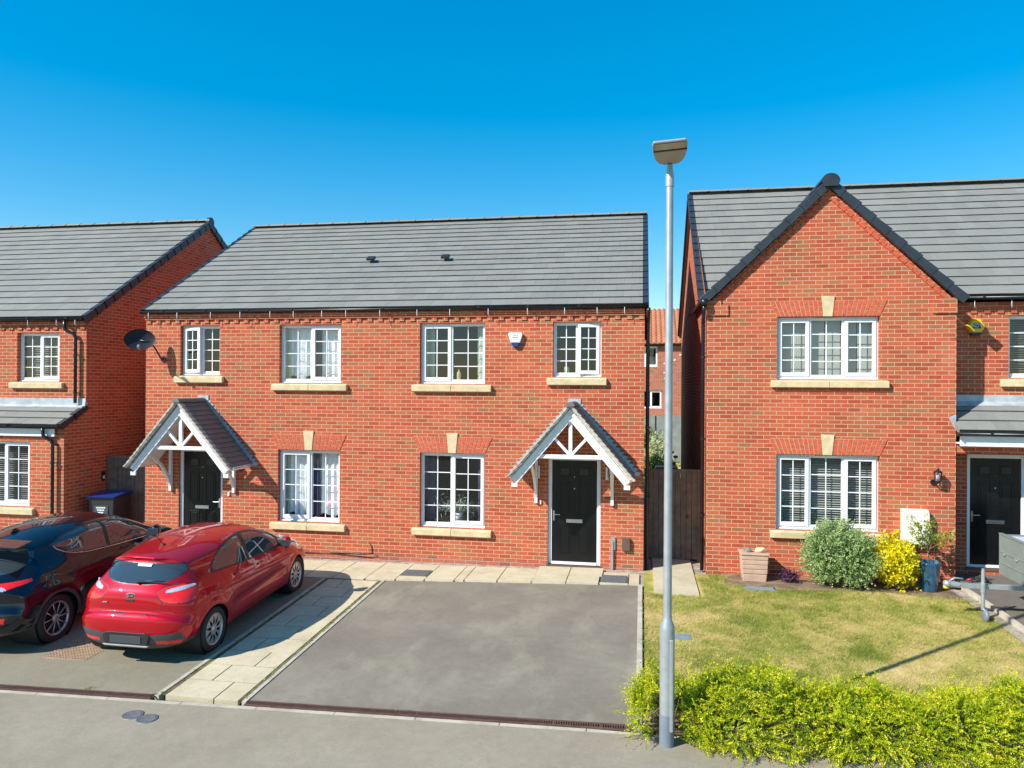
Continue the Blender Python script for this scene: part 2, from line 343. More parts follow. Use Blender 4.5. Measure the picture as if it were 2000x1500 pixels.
def settle(o, loc):     # put a one-mesh thing's origin at its base
    o.data.transform(Matrix.Translation(-Vector(loc))); o.location = loc; return o
def dup(root, loc, rz=None, label=None, scale=None):
    def cp(o, par):
        c = o.copy(); C.objects.link(c); c.parent = par
        for ch in [q for q in bpy.data.objects if q.parent == o]: cp(ch, c)
        return c
    r = cp(root, None); r.location = loc
    if rz is not None: r.rotation_euler.z = rz
    if label: r['label'] = label
    if scale: r.scale = scale
    return r
def struct(o): o['kind'] = 'structure'; return o
def fastmesh(name, V, F, mats, rnd=None, smooth=False, parent=None, mi=None):
    """V (n,3) float, F (m,k) int arrays"""
    me = bpy.data.meshes.new(name); n, k = F.shape
    me.vertices.add(len(V)); me.vertices.foreach_set('co', np.asarray(V, np.float32).ravel())
    me.loops.add(n*k); me.loops.foreach_set('vertex_index', F.astype(np.int32).ravel())
    me.polygons.add(n); me.polygons.foreach_set('loop_start', np.arange(0, n*k, k, dtype=np.int32)); me.polygons.foreach_set('loop_total', np.full(n, k, np.int32))
    me.polygons.foreach_set('use_smooth', np.full(n, smooth))
    if mi is not None: me.polygons.foreach_set('material_index', mi.astype(np.int32))
    if rnd is not None:
        at = me.attributes.new('rnd', 'FLOAT', 'FACE'); at.data.foreach_set('value', np.asarray(rnd, np.float32))
    for q in (mats if isinstance(mats, (list, tuple)) else [mats]): me.materials.append(M[q])
    me.update(calc_edges=True); me.validate()
    o = bpy.data.objects.new(name, me); C.objects.link(o)
    if parent is not None: o.parent = parent
    return o
def textobj(name, txt, size, mat, parent, mtx, ext=.001, spacing=1):
    cu_ = bpy.data.curves.new(name, 'FONT'); cu_.body = txt; cu_.size = size; cu_.extrude = ext; cu_.align_x = 'CENTER'; cu_.align_y = 'CENTER'; cu_.space_character = spacing
    t = bpy.data.objects.new(name, cu_); C.objects.link(t); bpy.context.view_layer.update()
    me = bpy.data.meshes.new_from_object(t.evaluated_get(bpy.context.evaluated_depsgraph_get()))
    bpy.data.objects.remove(t); me.transform(mtx); me.materials.clear(); me.materials.append(M[mat]); me.name = name
    o = bpy.data.objects.new(name, me); C.objects.link(o); o.parent = parent; return o
FRONT = Matrix.Rotation(R(90), 4, 'X')      # text lying in xy -> facing -Y

# ---------------------------------------------------------------- ground
def G(x, y):
    gx = -.02-.0115*(5.1-max(-14, min(5.1, x)))
    if x > 5.3: gx = -.035
    return gx-(.04*(-1.2-max(y, -6.1)) if y < -1.2 else 0)
def sheet(name, poly, mat, h=0, step=.6, solid=True):
    """flat cover following the fall of the ground; poly = rectangle x0,x1,y0,y1 or function of edges"""
    x0, x1, yf0, yf1 = poly     # yf may be callables of x
    nx = max(2, int((x1-x0)/step)+1); ny = 9
    vs = []; 
    for j in range(ny+1):
        for i in range(nx+1):
            x = x0+(x1-x0)*i/nx; a = yf0(x) if callable(yf0) else yf0; b = yf1(x) if callable(yf1) else yf1
            y = a+(b-a)*j/ny; vs.append((x, y, G(x, y)+h))
    fs = [(j*(nx+1)+i, j*(nx+1)+i+1, (j+1)*(nx+1)+i+1, (j+1)*(nx+1)+i) for j in range(ny) for i in range(nx)]
    mb = MB(); mb.add(vs, fs); return mb.build(name, mat)
mb = MB(); mb.poly([(-900, -900, -.5), (900, -900, -.5), (900, 1500, -.5), (-900, 1500, -.5)]); struct(mb.build('ground', 'far'))
def YB(x): return -6.1+.02*(x-.6)          # line of the drains
struct(sheet('road', (-60, 60, -22, lambda x: YB(x)-.073), 'road', -.006, 1.5))
mb = MB()
for i in range(60):
    x0 = -24+i*.92; mb.rnd = random.random()
    if x0 > 14: break
    a, b = x0+.004, x0+.914
    vs = []
    for x in (a, b):
        z = G(x, -6.2)
        vs += [(x, YB(x)-.075, z+.0), (x, YB(x)-.02, z+.0), (x, YB(x)-.075, z-.1), (x, YB(x)-.02, z-.1)]
    mb.add(vs, [(0, 4, 5, 1), (0, 2, 6, 4), (1, 5, 7, 3), (0, 1, 3, 2), (4, 6, 7, 5)])
struct(mb.build('kerb_strip', 'kerb'))
struct(sheet('driveway', (.657, 5.026, lambda x: YB(x)+.12, lambda x: -1.42+.072*(x-.6)), 'drive'))
struct(sheet('driveway', (-12, -.499, lambda x: YB(x)+.12, -1.45), 'drive2'))
struct(sheet('front_ground', (-14, 5.12, -1.44, .1), 'gravel', -.02))
struct(sheet('front_ground', (-.47, .63, -6.0, -1.44), 'joint', .001))
struct(sheet('lawn_soil', (5.12, 10.32, lambda x: YB(x), -.02), 'lawn', -.012, .3))
struct(sheet('planting_bed', (6.5, 10.3, lambda x: -.75+.12*math.sin(x*2.3), .14), 'soil', .0, .3))
struct(sheet('hedge_bed', (4.92, 14, lambda x: YB(x), -5.1), 'soil', -.004, .3))
struct(sheet('driveway', (10.42, 16, lambda x: YB(x), .9), 'drive3', .05))
struct(sheet('pebble_strip', (10.18, 10.36, lambda x: YB(x), -.3), 'gravel', .01, .3))
struct(sheet('side_ground', (5.12, 6.24, -1.0, 9.0), 'gravel', -.02))
struct(sheet('back_lawn', (-14, 26, 9.0, 28), 'fargrass', -.03, 3))
struct(sheet('side_ground', (-6.62, -5.1, -.45, 9.0), 'gravel', .12))
# edging kerbs
def edging(name, x, y0, y1, wd=.05, top=.012, n=None, xt=None):
    mb = MB(); L = .9; y = y0
    while y < y1-.05:
        e = min(y+L, y1); xa = x if xt is None else x+(xt-x)*(y-y0)/(y1-y0); xb = x if xt is None else x+(xt-x)*(e-y0)/(y1-y0)
        vs = []
        for (yy, xx) in ((y+.004, xa), (e-.004, xb)):
            z = G(xx, yy); vs += [(xx-wd/2, yy, z+top), (xx+wd/2, yy, z+top), (xx-wd/2, yy, z-.12), (xx+wd/2, yy, z-.12)]
        mb.add(vs, [(0, 1, 5, 4), (0, 4, 6, 2), (1, 3, 7, 5), (0, 2, 3, 1), (4, 5, 7, 6)]); y = e
    return struct(mb.build(name, 'kerb'))
edging('edging_kerb', -.47, -6.05, -1.45, .055)
edging('edging_kerb', .63, -6.05, -1.42, .05)
edging('edging_kerb', 5.06, -6.0, -1.1, .07, .02)
edging('edging_kerb', 10.39, -6.1, -.3, .06, .075)
# paving slabs
def slabs(name, rows, mat='slab'):
    mb = MB()
    for (x0, x1, y0, y1, h) in rows:
        mb.rnd = random.random(); g = .0085; z = G((x0+x1)/2, y1); dz = random.uniform(-.002, .002)
        a, b, c, d = x0+g, x1-g, y0+g, y1-g
        vs = [(a, c, G(a, c)+h+dz), (b, c, G(b, c)+h+dz), (b, d, G(b, d)+h+dz), (a, d, G(a, d)+h+dz)]
        vs += [(p[0], p[1], p[2]-.06) for p in vs]
        mb.add(vs, [(0, 1, 2, 3), (0, 4, 5, 1), (1, 5, 6, 2), (2, 6, 7, 3), (3, 7, 4, 0)])
    o = mb.build(name, mat); return struct(o)
rows = []; y = -1.48; k = 0
while y > -5.98:
    e = max(y-.455, -6.06)
    if k % 2: rows += [(-.38, .24, e, y, .008), (.24, .55, e, y, .008)]
    else: rows += [(-.38, -.06, e, y, .008), (-.06, .55, e, y, .008)]
    y = e; k += 1
slabs('garden_path', rows)
rows = []
xs = [-2.7, -2.1, -1.5, -.9, -.35, .25]
for i in range(5): rows.append((xs[i], xs[i+1], -1.42, -.72, .008)); rows.append((xs[i], xs[i+1], -.72, -.22, .008))
xs = [.25, .8, 1.32, 1.85, 2.02, 2.6, 3.2]
for i in range(6):
    if i != 1: rows.append((xs[i], xs[i+1], -1.36+.036*i, -.66, .008))
    rows.append((xs[i], xs[i+1], -.66, -.24, .008))
rows += [(3.2, 3.8, -1.16, -.66, .03), (3.8, 4.36, -1.16, -.66, .03), (3.2, 3.8, -.66, -.1, .03), (3.8, 4.4, -.66, -.1, .03), (4.86, 5.05, -1.12, -.35, .008), (4.4, 4.86, -.50, -.3, .008)]
rows += [(.80, 1.32, -1.33, -1.1, .008)]
rows += [(4.36, 4.86, -1.12, -1.0, .008)]
slabs('front_path', rows)
rows = [(5.28, 6.02, -1.45+.46*k, -1.45+.46*(k+1), .01) for k in range(7)]
slabs('side_path', rows)
# ---------------------------------------------------------------- wall / window / roof builders
def wall_y(mb, Y, x0, x1, z0, z1, holes, depth=.10, face=-1):
    xs = sorted({x0, x1, *[h[0] for h in holes], *[h[1] for h in holes]}); zs = sorted({z0, z1, *[h[2] for h in holes], *[h[3] for h in holes]})
    xs = [x for x in xs if x0 <= x <= x1]; zs = [z for z in zs if z0 <= z <= z1]
    for i in range(len(xs)-1):
        for j in range(len(zs)-1):
            cx, cz = (xs[i]+xs[i+1])/2, (zs[j]+zs[j+1])/2
            if any(h[0] < cx < h[1] and h[2] < cz < h[3] for h in holes): continue
            mb.poly([(xs[i], Y, zs[j]), (xs[i+1], Y, zs[j]), (xs[i+1], Y, zs[j+1]), (xs[i], Y, zs[j+1])])
    for a, b, c, d in holes:
        D = Y+depth
        mb.poly([(a, Y, c), (a, Y, d), (a, D, d), (a, D, c)]); mb.poly([(b, Y, c), (b, D, c), (b, D, d), (b, Y, d)])
        mb.poly([(a, Y, d), (b, Y, d), (b, D, d), (a, D, d)]); mb.poly([(a, Y, c), (a, D, c), (b, D, c), (b, Y, c)])
def wavy(mb, x0, x1, y, z0, z1, amp=.025, freq=60, seed=0, sag=0):
    n = max(8, int((x1-x0)*70)); r0 = random.Random(seed); ph = r0.random()*6
    vs = []
    for i in range(n+1):
        x = x0+(x1-x0)*i/n; dy = amp*(math.sin(x*freq+ph)+.5*math.sin(x*freq*1.7+ph*2))
        vs += [(x, y+dy*.6, z1), (x, y+dy, (z0+z1)/2), (x, y+dy*1.3, z0+sag*abs(math.sin((x-x0)*9)))]
    mb.smooth = True
    mb.add(vs, [(3*i+a, 3*i+3+a, 3*i+4+a, 3*i+1+a) for i in range(n) for a in (0, 1)]); mb.smooth = False
def window(parent, org, Y, x0, x1, z0, z1, lights, interior='dark', seed=0, grid=(2, 4), vent=True, opened=None, depth=.092):
    """lights: list of (fraction, kind)"""
    F = Y+depth; f = .062
    mb = MB()
    mb.box(x0, x1, F, F+.06, z0, z0+f+.02); mb.box(x0, x1, F, F+.06, z1-f, z1)
    mb.box(x0, x0+f, F, F+.06, z0+f+.02, z1-f); mb.box(x1-f, x1, F, F+.06, z0+f+.02, z1-f)
    mb.box(x0-.0, x1+.0, F-.035, F-.001, z0, z0+.022)          # sub sill nosing
    xa = x0+f; W = x1-x0-2*f; xx = [xa]
    for fr, _ in lights: xx.append(xx[-1]+fr*W)
    for q in xx[1:-1]: mb.box(q-.03, q+.03, F+.001, F+.059, z0+f+.02, z1-f)
    if vent: mb.box((x0+x1)/2-.19, (x0+x1)/2+.17, F-.014, F-.001, z1-.034, z1-.014)
    fr_o = mb.build('window', 'white', parent, org, bevel=.006)
    gm = MB()
    for k, (fr, kind) in enumerate(lights):
        a, b = xx[k]+(.03 if k else 0), xx[k+1]-(.03 if k < len(lights)-1 else 0); c, d = z0+f+.02, z1-f
        g0 = F+.03
        if kind == 'sash':
            s_ = MB(); t = .055; q0, q1 = F-.022, F+.03; a2, b2, c2, d2 = a-.018, b+.018, c-.022, d+.018
            s_.box(a2, b2, q0, q1, c2, c2+t+.01); s_.box(a2, b2, q0, q1, d2-t, d2); s_.box(a2, a2+t, q0, q1, c2+t+.01, d2-t); s_.box(b2-t, b2, q0, q1, c2+t+.01, d2-t)
            a, b, c, d = a2+t, b2-t, c2+t+.01, d2-t; g0 = F+.004
            for i in range(1, grid[0]): x = a+(b-a)*i/grid[0]; s_.box(x-.008, x+.008, g0-.009, g0-.003, c, d)
            for j in range(1, grid[1]): z = c+(d-c)*j/grid[1]; s_.box(a, b, g0-.010, g0-.004, z-.008, z+.008)
            s_.mi = 1; s_.poly([(a, g0, c), (b, g0, c), (b, g0, d), (a, g0, d)]); s_.mi = 0
            so_ = s_.build('sash', ['white', 'glass'], fr_o, org, bevel=.0)
            if opened == k or opened == ('R', k):
                # casement standing ajar, hinged at its outer stile
                left = opened == k
                hx = a2 if left else b2; mt = Matrix.Translation((hx-org[0], q0-org[1], 0)) @ Matrix.Rotation(R(-9 if left else 9), 4, 'Z') @ Matrix.Translation((-(hx-org[0]), -(q0-org[1]), 0))
                so_.data.transform(mt)
        else:
            for i in range(1, grid[0]): x = a+(b-a)*i/grid[0]; gm.mi = 0; gm.box(x-.008, x+.008, g0-.009, g0-.003, c, d)
            for j in range(1, grid[1]): z = c+(d-c)*j/grid[1]; gm.box(a, b, g0-.010, g0-.004, z-.008, z+.008)
            gm.mi = 1; gm.poly([(a, g0, c), (b, g0, c), (b, g0, d), (a, g0, d)])
    if gm.f: gm.build('glazing', ['white', 'glass'], fr_o, org)
    # the room behind
    rb = MB(); B = F+1.6; e = .25; rb.mi = 0
    xo0, xo1, zo0, zo1 = x0-e, x1+e, z0-.3, z1+.1; y0_ = F+.062
    rb.poly([(xo0, B, zo0), (xo1, B, zo0), (xo1, B, zo1), (xo0, B, zo1)]); rb.poly([(xo0, y0_, zo0), (xo0, B, zo0), (xo0, B, zo1), (xo0, y0_, zo1)])
    rb.poly([(xo1, y0_, zo0), (xo1, B, zo0), (xo1, B, zo1), (xo1, y0_, zo1)]); rb.poly([(xo0, y0_, zo1), (xo1, y0_, zo1), (xo1, B, zo1), (xo0, B, zo1)])
    rb.poly([(xo0, y0_, zo0), (xo1, y0_, zo0), (xo1, B, zo0), (xo0, B, zo0)])
    # plasterboard lining round the opening so that no daylight leaks in
    for q in ((xo0, x0, zo0, zo1), (x1, xo1, zo0, zo1), (x0, x1, zo0, z0), (x0, x1, z1, zo1)): rb.poly([(q[0], y0_, q[2]), (q[1], y0_, q[2]), (q[1], y0_, q[3]), (q[0], y0_, q[3])])
    rb.build('room', 'room' if interior in ('net', 'blind', 'blindgap') else 'dark', fr_o, org)
    it = MB(); Yi = F+.14
    if interior == 'net':
        wavy(it, x0+.02, x1-.02, Yi+.03, z0+.03, z1-.02, .02, 55, seed, .12); it.build('net_curtain', 'net', fr_o, org)
        it = MB(); wavy(it, (x0+x1)/2+.02, (x0+x1)/2+.16, Yi-.05, z0+.08, z1-.03, .02, 50, seed+1); it.build('curtain', 'navycurtain', fr_o, org)
        it = MB(); wavy(it, x0+.02, x0+.16, Yi-.03, z0+.03, z1-.02, .02, 50, seed+1); it.build('curtain', 'drape', fr_o, org)
    elif interior == 'drapes':
        wavy(it, x0+.02, x0+.24, Yi, z0-.2, z1-.02, .03, 45, seed); it.build('curtain', 'drape', fr_o, org); it = MB(); wavy(it, x1-.2, x1-.02, Yi, z0-.2, z1-.02, .03, 45, seed+3); it.build('curtain', 'drape', fr_o, org)
    elif interior == 'navy':
        wavy(it, x0+.02, x0+.30, Yi+.05, z0-.2, z1-.02, .03, 45, seed); it.build('curtain', 'navycurtain', fr_o, org); it = MB(); wavy(it, x1-.2, x1-.02, Yi+.05, z0-.2, z1-.02, .03, 45, seed+3); it.build('curtain', 'navycurtain', fr_o, org)
    elif interior in ('blind', 'blindgap'):
        z = z1-.06
        while z > z0+.05:
            mt = Matrix.Translation(((x0+x1)/2, Yi, z)) @ Matrix.Rotation(R(28 if interior == 'blind' else 12), 4, 'X'); it.obox(mt, x1-x0-.1, .046, .003); z -= .042
        it.build('blind', 'blind', fr_o, org)
    elif interior == 'shutter':
        n_ = 6; wd = (x1-x0-.1)/n_
        for i in range(n_):
            it.box(x0+.05+i*wd+.008, x0+.05+(i+1)*wd-.008, Yi, Yi+.012, z0+.03, z1-.05)
        it.build('blind', 'blind', fr_o, org)
    return fr_o
def sill(parent, org, Y, x0, x1, z0, z1, name='window_sill', joint=True):
    mb = MB(); mid = (x0+x1)/2
    parts = [(x0, mid-.003), (mid+.003, x1)] if joint else [(x0, x1)]
    for a, b in parts: mb.prism([(a, Y+.04, z0), (a, Y-.075, z0), (a, Y-.08, z1-.03), (a, Y+.04, z1)], (b-a, 0, 0))
    return mb.build(name, 'stone', parent, org, bevel=.008)
def arch(parent, org, Y, x0, x1, z0, z1, flare=.13):
    """fanned brick arch with a stone keystone"""
    mid = (x0+x1)/2; mb = MB(); mb.mi = 1
    mb.prism([(x0, Y-.004, z0), (x1, Y-.004, z0), (x1+flare, Y-.004, z1), (x0-flare, Y-.004, z1)], (0, .02, 0)); mb.mi = 0
    for sgn in (-1, 1):
        W0 = (x1-x0)/2-.085; W1 = W0+flare; n = max(4, round(W0/.070))
        for i in range(n):
            a0, a1 = (i+.09)/n, (i+.91)/n
            P = lambda t, h: (mid+sgn*((.085+W0*t)*(1-h)+(.10+W1*t)*h), Y-.009-random.random()*.002, z0+(z1-z0)*h)
            cut = .34 if i % 2 else .66
            for h0, h1 in ((.02, cut-.02), (cut+.02, .985)):
                pts = [P(a0, h0), P(a1, h0), P(a1, h1), P(a0, h1)]
                if sgn < 0: pts = pts[::-1]
                mb.prism([(p[0], Y-.010, p[2]) for p in pts], (0, .02, 0))
    o = mb.build('brick_arch', ['brick_plain', 'mortar'], parent, org)
    k = MB(); k.prism([(mid-.075, Y-.022, z0-.002), (mid+.075, Y-.022, z0-.002), (mid+.112, Y-.022, z1+.075), (mid-.112, Y-.022, z1+.075)], (0, .03, 0))
    k.build('keystone', 'stone', parent, org, bevel=.006)
def tileroof(parent, org, x0, x1, ye, ze, yr, zr, gauge=.315, tw=.295, name='roof', th=.028, mat='tile', ridge=True, seed=1):
    """one slope laid in courses of single tiles; (ye,ze) eaves, (yr,zr) ridge"""
    rr = random.Random(seed); mb = MB(); L = math.hypot(yr-ye, zr-ze); a = math.atan2(zr-ze, yr-ye); sgn = 1
    n = round(L/gauge); g = L/n
    d = Vector((0, (yr-ye)/L, (zr-ze)/L)); nrm = Vector((0, -d.z, d.y))
    if nrm.z < 0: nrm = -nrm
    for k in range(n):
        x = x0-(tw/2 if k % 2 else 0)
        while x < x1-.01:
            a0, a1 = max(x, x0), min(x+tw, x1)
            if a1-a0 > .02:
                mb.rnd = rr.random(); lift = rr.uniform(0, .002)
                p0 = Vector((0, ye, ze))+d*(k*g-.012)+nrm*(.036+lift+rr.uniform(0, .002)); p1 = Vector((0, ye, ze))+d*((k+1)*g+.02)+nrm*(.012+lift)
                gp = .0010
                vs = [(a0+gp, *p0.yz), (a1-gp, *p0.yz), (a1-gp, *p1.yz), (a0+gp, *p1.yz)]
                q0, q1 = p0-nrm*th, p1-nrm*th
                vs += [(a0+gp, *q0.yz), (a1-gp, *q0.yz), (a1-gp, *q1.yz), (a0+gp, *q1.yz)]
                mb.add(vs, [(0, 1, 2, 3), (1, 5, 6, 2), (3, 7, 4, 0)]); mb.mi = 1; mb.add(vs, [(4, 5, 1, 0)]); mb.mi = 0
            x += tw
    mb.rnd = .3
    b0 = Vector((0, ye, ze)); b1 = Vector((0, yr, zr))
    mb.prism([(x0+.01, *(b0-nrm*.01).yz), (x0+.01, *(b1-nrm*.01).yz), (x0+.01, *(b1-nrm*.09).yz), (x0+.01, *(b0-nrm*.06).yz)], (x1-x0-.02, 0, 0))
    return mb.build(name, [mat, 'tile_edge'], parent, org)
def ridgetiles(parent, org, x0, x1, y, z, name='ridge_tiles', mat='tile', r=.115, axis='x'):
    mb = MB(); mb.smooth = False; x = x0; i = 0
    while x < x1-.05:
        e = min(x+.45, x1); mb.rnd = random.random(); n = 10
        for (s0, s1, rr) in ((x+.004, e-.004, r), (e-.03, e+.012, r+.012)):
            vs = []
            for s_ in (s0, s1):
                for k in range(n+1):
                    t = math.pi*(k/n)*.9+math.pi*.05; c, h = math.cos(t)*rr*1.05, math.sin(t)*rr*.62
                    vs.append((s_, y+c, z+h-.015) if axis == 'x' else (y+c, s_, z+h-.015))
            mb.add(vs, [(k, k+1, n+2+k, n+1+k) for k in range(n)]+[list(range(n+1)), list(range(n+1, 2*n+2))[::-1]])
        x = e; i += 1
    return mb.build(name, mat, parent, org)
def gutter(parent, org, x0, x1, y, z, r=.055, name='gutter'):
    mb = MB(); n = 8; vs = []; mb.smooth = True
    for x in (x0, x1):
        for k in range(n+1): t = math.pi*k/n; vs.append((x, y+r*math.cos(t), z-r*math.sin(t)))
        for k in range(n, -1, -1): t = math.pi*k/n; vs.append((x, y+(r-.006)*math.cos(t), z-(r-.006)*math.sin(t)))
    q = 2*n+2
    mb.add(vs, [(k, (k+1) % q, q+(k+1) % q, q+k) for k in range(q)]+[list(range(n+1))[::-1], list(range(q, q+n+1))])
    mb.smooth = False; x = x0+.5
    while x < x1: mb.box(x-.02, x+.02, y-r-.008, y+r, z-.02, z+.012); x += .95 if int(x*7) % 3 else 1.9
    mb.box(x0-.006, x0, y-r-.004, y+r, z-r, z+.006); mb.box(x1, x1+.006, y-r-.004, y+r, z-r, z+.006)
    return mb.build(name, 'black', parent, org)
def corbel(parent, org, Y, x0, x1, z0, z1, name='brick_corbel'):
    """projecting courses with a dentil row below"""
    mb = MB(); mb.box(x0, x1, Y-.035, Y+.02, z0+.073, z1-.073); mb.box(x0, x1, Y-.065, Y+.02, z1-.073, z1)
    x = x0+.02
    while x < x1-.1: mb.box(x, x+.102, Y-.022, Y+.02, z0+.004, z0+.071); x += .2195
    return mb.build(name, 'brick', parent, org)
def door(parent, org, Y, x0, x1, z0, z1, handle='L', glazed=False, seed=0, frame_depth=.05):
    F = Y+frame_depth; f = .07; mb = MB()
    mb.box(x0, x0+f, F, F+.07, z0, z1); mb.box(x1-f, x1, F, F+.07, z0, z1); mb.box(x0+f, x1-f, F, F+.07, z1-f, z1); mb.box(x0+f, x1-f, F-.012, F+.07, z0, z0+.05)
    d_ = mb.build('door_frame', 'white', parent, org, bevel=.006)
    a, b, c, d = x0+f, x1-f, z0+.052, z1-f; mb = MB(); Yd = F+.02
    mb.box(a, b, Yd, Yd+.05, c, d)
    W, H = b-a, d-c
    mbp = mb
    def panel(u0, u1, v0, v1):
        X0, X1, Z0, Z1 = a+W*u0, a+W*u1, c+H*v0, c+H*v1; t = .018
        for q in ((X0, X1, Z0, Z0+t), (X0, X1, Z1-t, Z1), (X0, X0+t, Z0+t, Z1-t), (X1-t, X1, Z0+t, Z1-t)):
            mbp.box(q[0], q[1], Yd-.009, Yd+.001, q[2], q[3])
        mbp.prism([(X0+t*2.2, Yd-.007, Z0+t*2.2), (X1-t*2.2, Yd-.007, Z0+t*2.2), (X1-t*2.2, Yd-.007, Z1-t*2.2), (X0+t*2.2, Yd-.007, Z1-t*2.2)], (0, .008, 0))
    for u0, u1 in ((.16, .42), (.58, .84)):
        panel(u0, u1, .84, .93); panel(u0, u1, .46, .78); panel(u0, u1, .08, .36)
    for i in range(1, 8):
        x = a+W*i/8; mb.box(x-.002, x+.002, Yd-.0025, Yd+.001, c+.02, d-.02)
    dd = mb.build('door', 'door', parent, org, bevel=.003)
    for u0, u1 in ((.19, .39), (.61, .81)): g = MB(); g.box(a+W*u0, a+W*u1, Yd-.011, Yd-.006, c+H*.855, c+H*.918); g.build('door_glass', 'doorglass', dd, org)
    mb = MB(); mb.box(a+W*.32, a+W*.68, Yd-.014, Yd, c+H*.385, c+H*.42); mb.box(a+W*.34, a+W*.66, Yd-.018, Yd-.014, c+H*.39, c+H*.414); mb.build('letterbox', 'chrome', dd, org, bevel=.003)
    hx = a+.035 if handle == 'L' else b-.035; s_ = 1 if handle == 'L' else -1
    mb = MB(); mb.box(hx-.014, hx+.014, Yd-.012, Yd, c+H*.40, c+H*.50); mb.smooth = True; mb.cyl((hx, Yd-.01, c+H*.465), (hx, Yd-.05, c+H*.465), .009); mb.cyl((hx, Yd-.05, c+H*.465), (hx+s_*.12, Yd-.05, c+H*.465), .009)
    mb.build('door_handle', 'chrome', dd, org)
    mb = MB(); mb.smooth = True; mb.cyl(((a+b)/2, Yd, c+H*.72), ((a+b)/2, Yd-.008, c+H*.72), .011); mb.cyl(((a+b)/2, Yd, c+H*.84), ((a+b)/2, Yd-.02, c+H*.825), .012, .006); mb.build('spyhole', 'chrome', dd, org)
    mb = MB(); mb.box(x0-.02, x1+.03, Y-.02, F+.02, z0-.045, z0); mb.build('doorstep', 'brown', parent, org)
    return dd
def downpipe(parent, org, path, r=.034, clips=()):
    mb = MB(); mb.smooth = True; mb.tube(path, r, 10); mb.smooth = False
    x, y = path[-1][0], path[-1][1]
    for z in clips: mb.cyl((x, y, z-.02), (x, y, z+.02), r+.008, n=10); mb.box(x-.01, x+.075, y-.01, y+.03, z-.008, z+.008)
    return mb.build('downpipe', 'black', parent, org)
def gablewall_x(mb, X, pts, thick=0): mb.poly([(X, y, z) for y, z in pts])
def clips(parent, org, Y, xs, z):
    for x in xs:
        mb = MB(); mb.smooth = True; mb.tube([(x, Y-.15, z+.15), (x, Y-.155, z+.05), (x+.008, Y-.15, z+.02), (x+.01, Y-.12, z+.01)], .0048, 5); mb.build('light_clip', 'whitep', parent, org)
def verge(parent, org, x, ye, ze, yr, zr, side=1, wd=.05, ht=.13, name='verge_cap', seed=0):
    """stepped dry-verge caps up a gable end lying in the plane of x"""
    L = math.hypot(yr-ye, zr-ze); n = round(L/.315); d = Vector((0, yr-ye, zr-ze))/L; nrm = Vector((0, -d.z, d.y)); nrm = nrm if nrm.z > 0 else -nrm
    mb = MB()
    for k in range(n):
        p0 = Vector((x, ye, ze))+d*(k*L/n-.02); p1 = Vector((x, ye, ze))+d*((k+1)*L/n+.012)
        t0, t1 = .050, .028
        for (i0, i1) in ((0, wd),):
            xa, xb = (x, x+side*wd); xa, xb = min(xa, xb), max(xa, xb)
            pts = [p0+nrm*t0, p1+nrm*t1, p1-nrm*(ht-.03), p0-nrm*(ht-.01)]
            mb.prism([(xa, p.y, p.z) for p in pts], (xb-xa, 0, 0))
            xt = xa-.07 if side > 0 else xa; mb.prism([(xt, p.y, p.z) for p in [p0+nrm*(t0-.004), p1+nrm*(t1-.004), p1+nrm*(t1-.012), p0+nrm*(t0-.012)]], (.07+wd if side > 0 else .07+wd, 0, 0))
    return mb.build(name, 'verge', parent, org)

# ---------------------------------------------------------------- centre house (semi-detached pair)
O1 = (0, 0, -.08)
H1 = thing('semi_detached_house', 'red brick pair of homes in the centre with two black doors under gabled white-trussed porches', 'house', O1)
XL, XR = -5.11, 5.115
WIN = [(-4.32, -3.43, 3.53, 4.555), (-2.12, -.80, 3.385, 4.555), (.815, 2.11, 3.385, 4.56), (3.415, 4.325, 3.525, 4.56), (-2.135, -.82, .605, 2.04), (.83, 2.125, .61, 2.045)]
DOORS = [(-4.335, -3.35, 0.0, 2.03), (3.34, 4.325, 0.0, 2.03)]
mb = MB(); wall_y(mb, 0, XL, XR, -.35, 4.78, WIN+DOORS)
for X in (XL, XR):
    gablewall_x(mb, X, [(0, -.35), (0, 4.75), (4.41, 7.45), (8.8, 4.75), (8.8, -.35)])
mb.poly([(XR, 8.8, -.35), (XL, 8.8, -.35), (XL, 8.8, 4.78), (XR, 8.8, 4.78)])
mb.build('wall', 'brick', H1, O1)
mb = MB(); mb.box(XL+.003, 3.31, -.004, .02, -.35, .035); mb.box(4.36, XR-.003, -.004, .02, -.35, .035); mb.build('plinth', 'brick_dark', H1, O1)
tileroof(H1, O1, XL-.05, XR+.03, -.06, 4.862, 4.41, 7.515)
mb = MB(); mb.prism([(XL-.05, 4.41, 7.50), (XL-.05, 8.95, 4.82), (XL-.05, 8.95, 4.74), (XL-.05, 4.41, 7.42)], (XR-XL+.1, 0, 0)); mb.build('rear_roof', 'tile', H1, O1)
ridgetiles(H1, O1, XL-.05, XR+.04, 4.41, 7.55)
verge(H1, O1, XR+.03, -.06, 4.862, 4.41, 7.515, 1, .045, .1); verge(H1, O1, XR+.03, 8.9, 4.845, 4.41, 7.515, 1, .045, .1)
verge(H1, O1, XL-.05, -.06, 4.862, 4.41, 7.515, -1, .02, .06)
gutter(H1, O1, XL-.03, XR+.07, -.105, 4.845, .050)
corbel(H1, O1, 0, XL, XR, 4.60, 4.79)
clips(H1, O1, 0, [-4.95, -4.3, -3.55, -2.9, -2.25, -1.75, -1.15, -.65, .05, .8, 1.45, 2.2, 2.95, 3.65, 4.25, 4.75], 4.66)
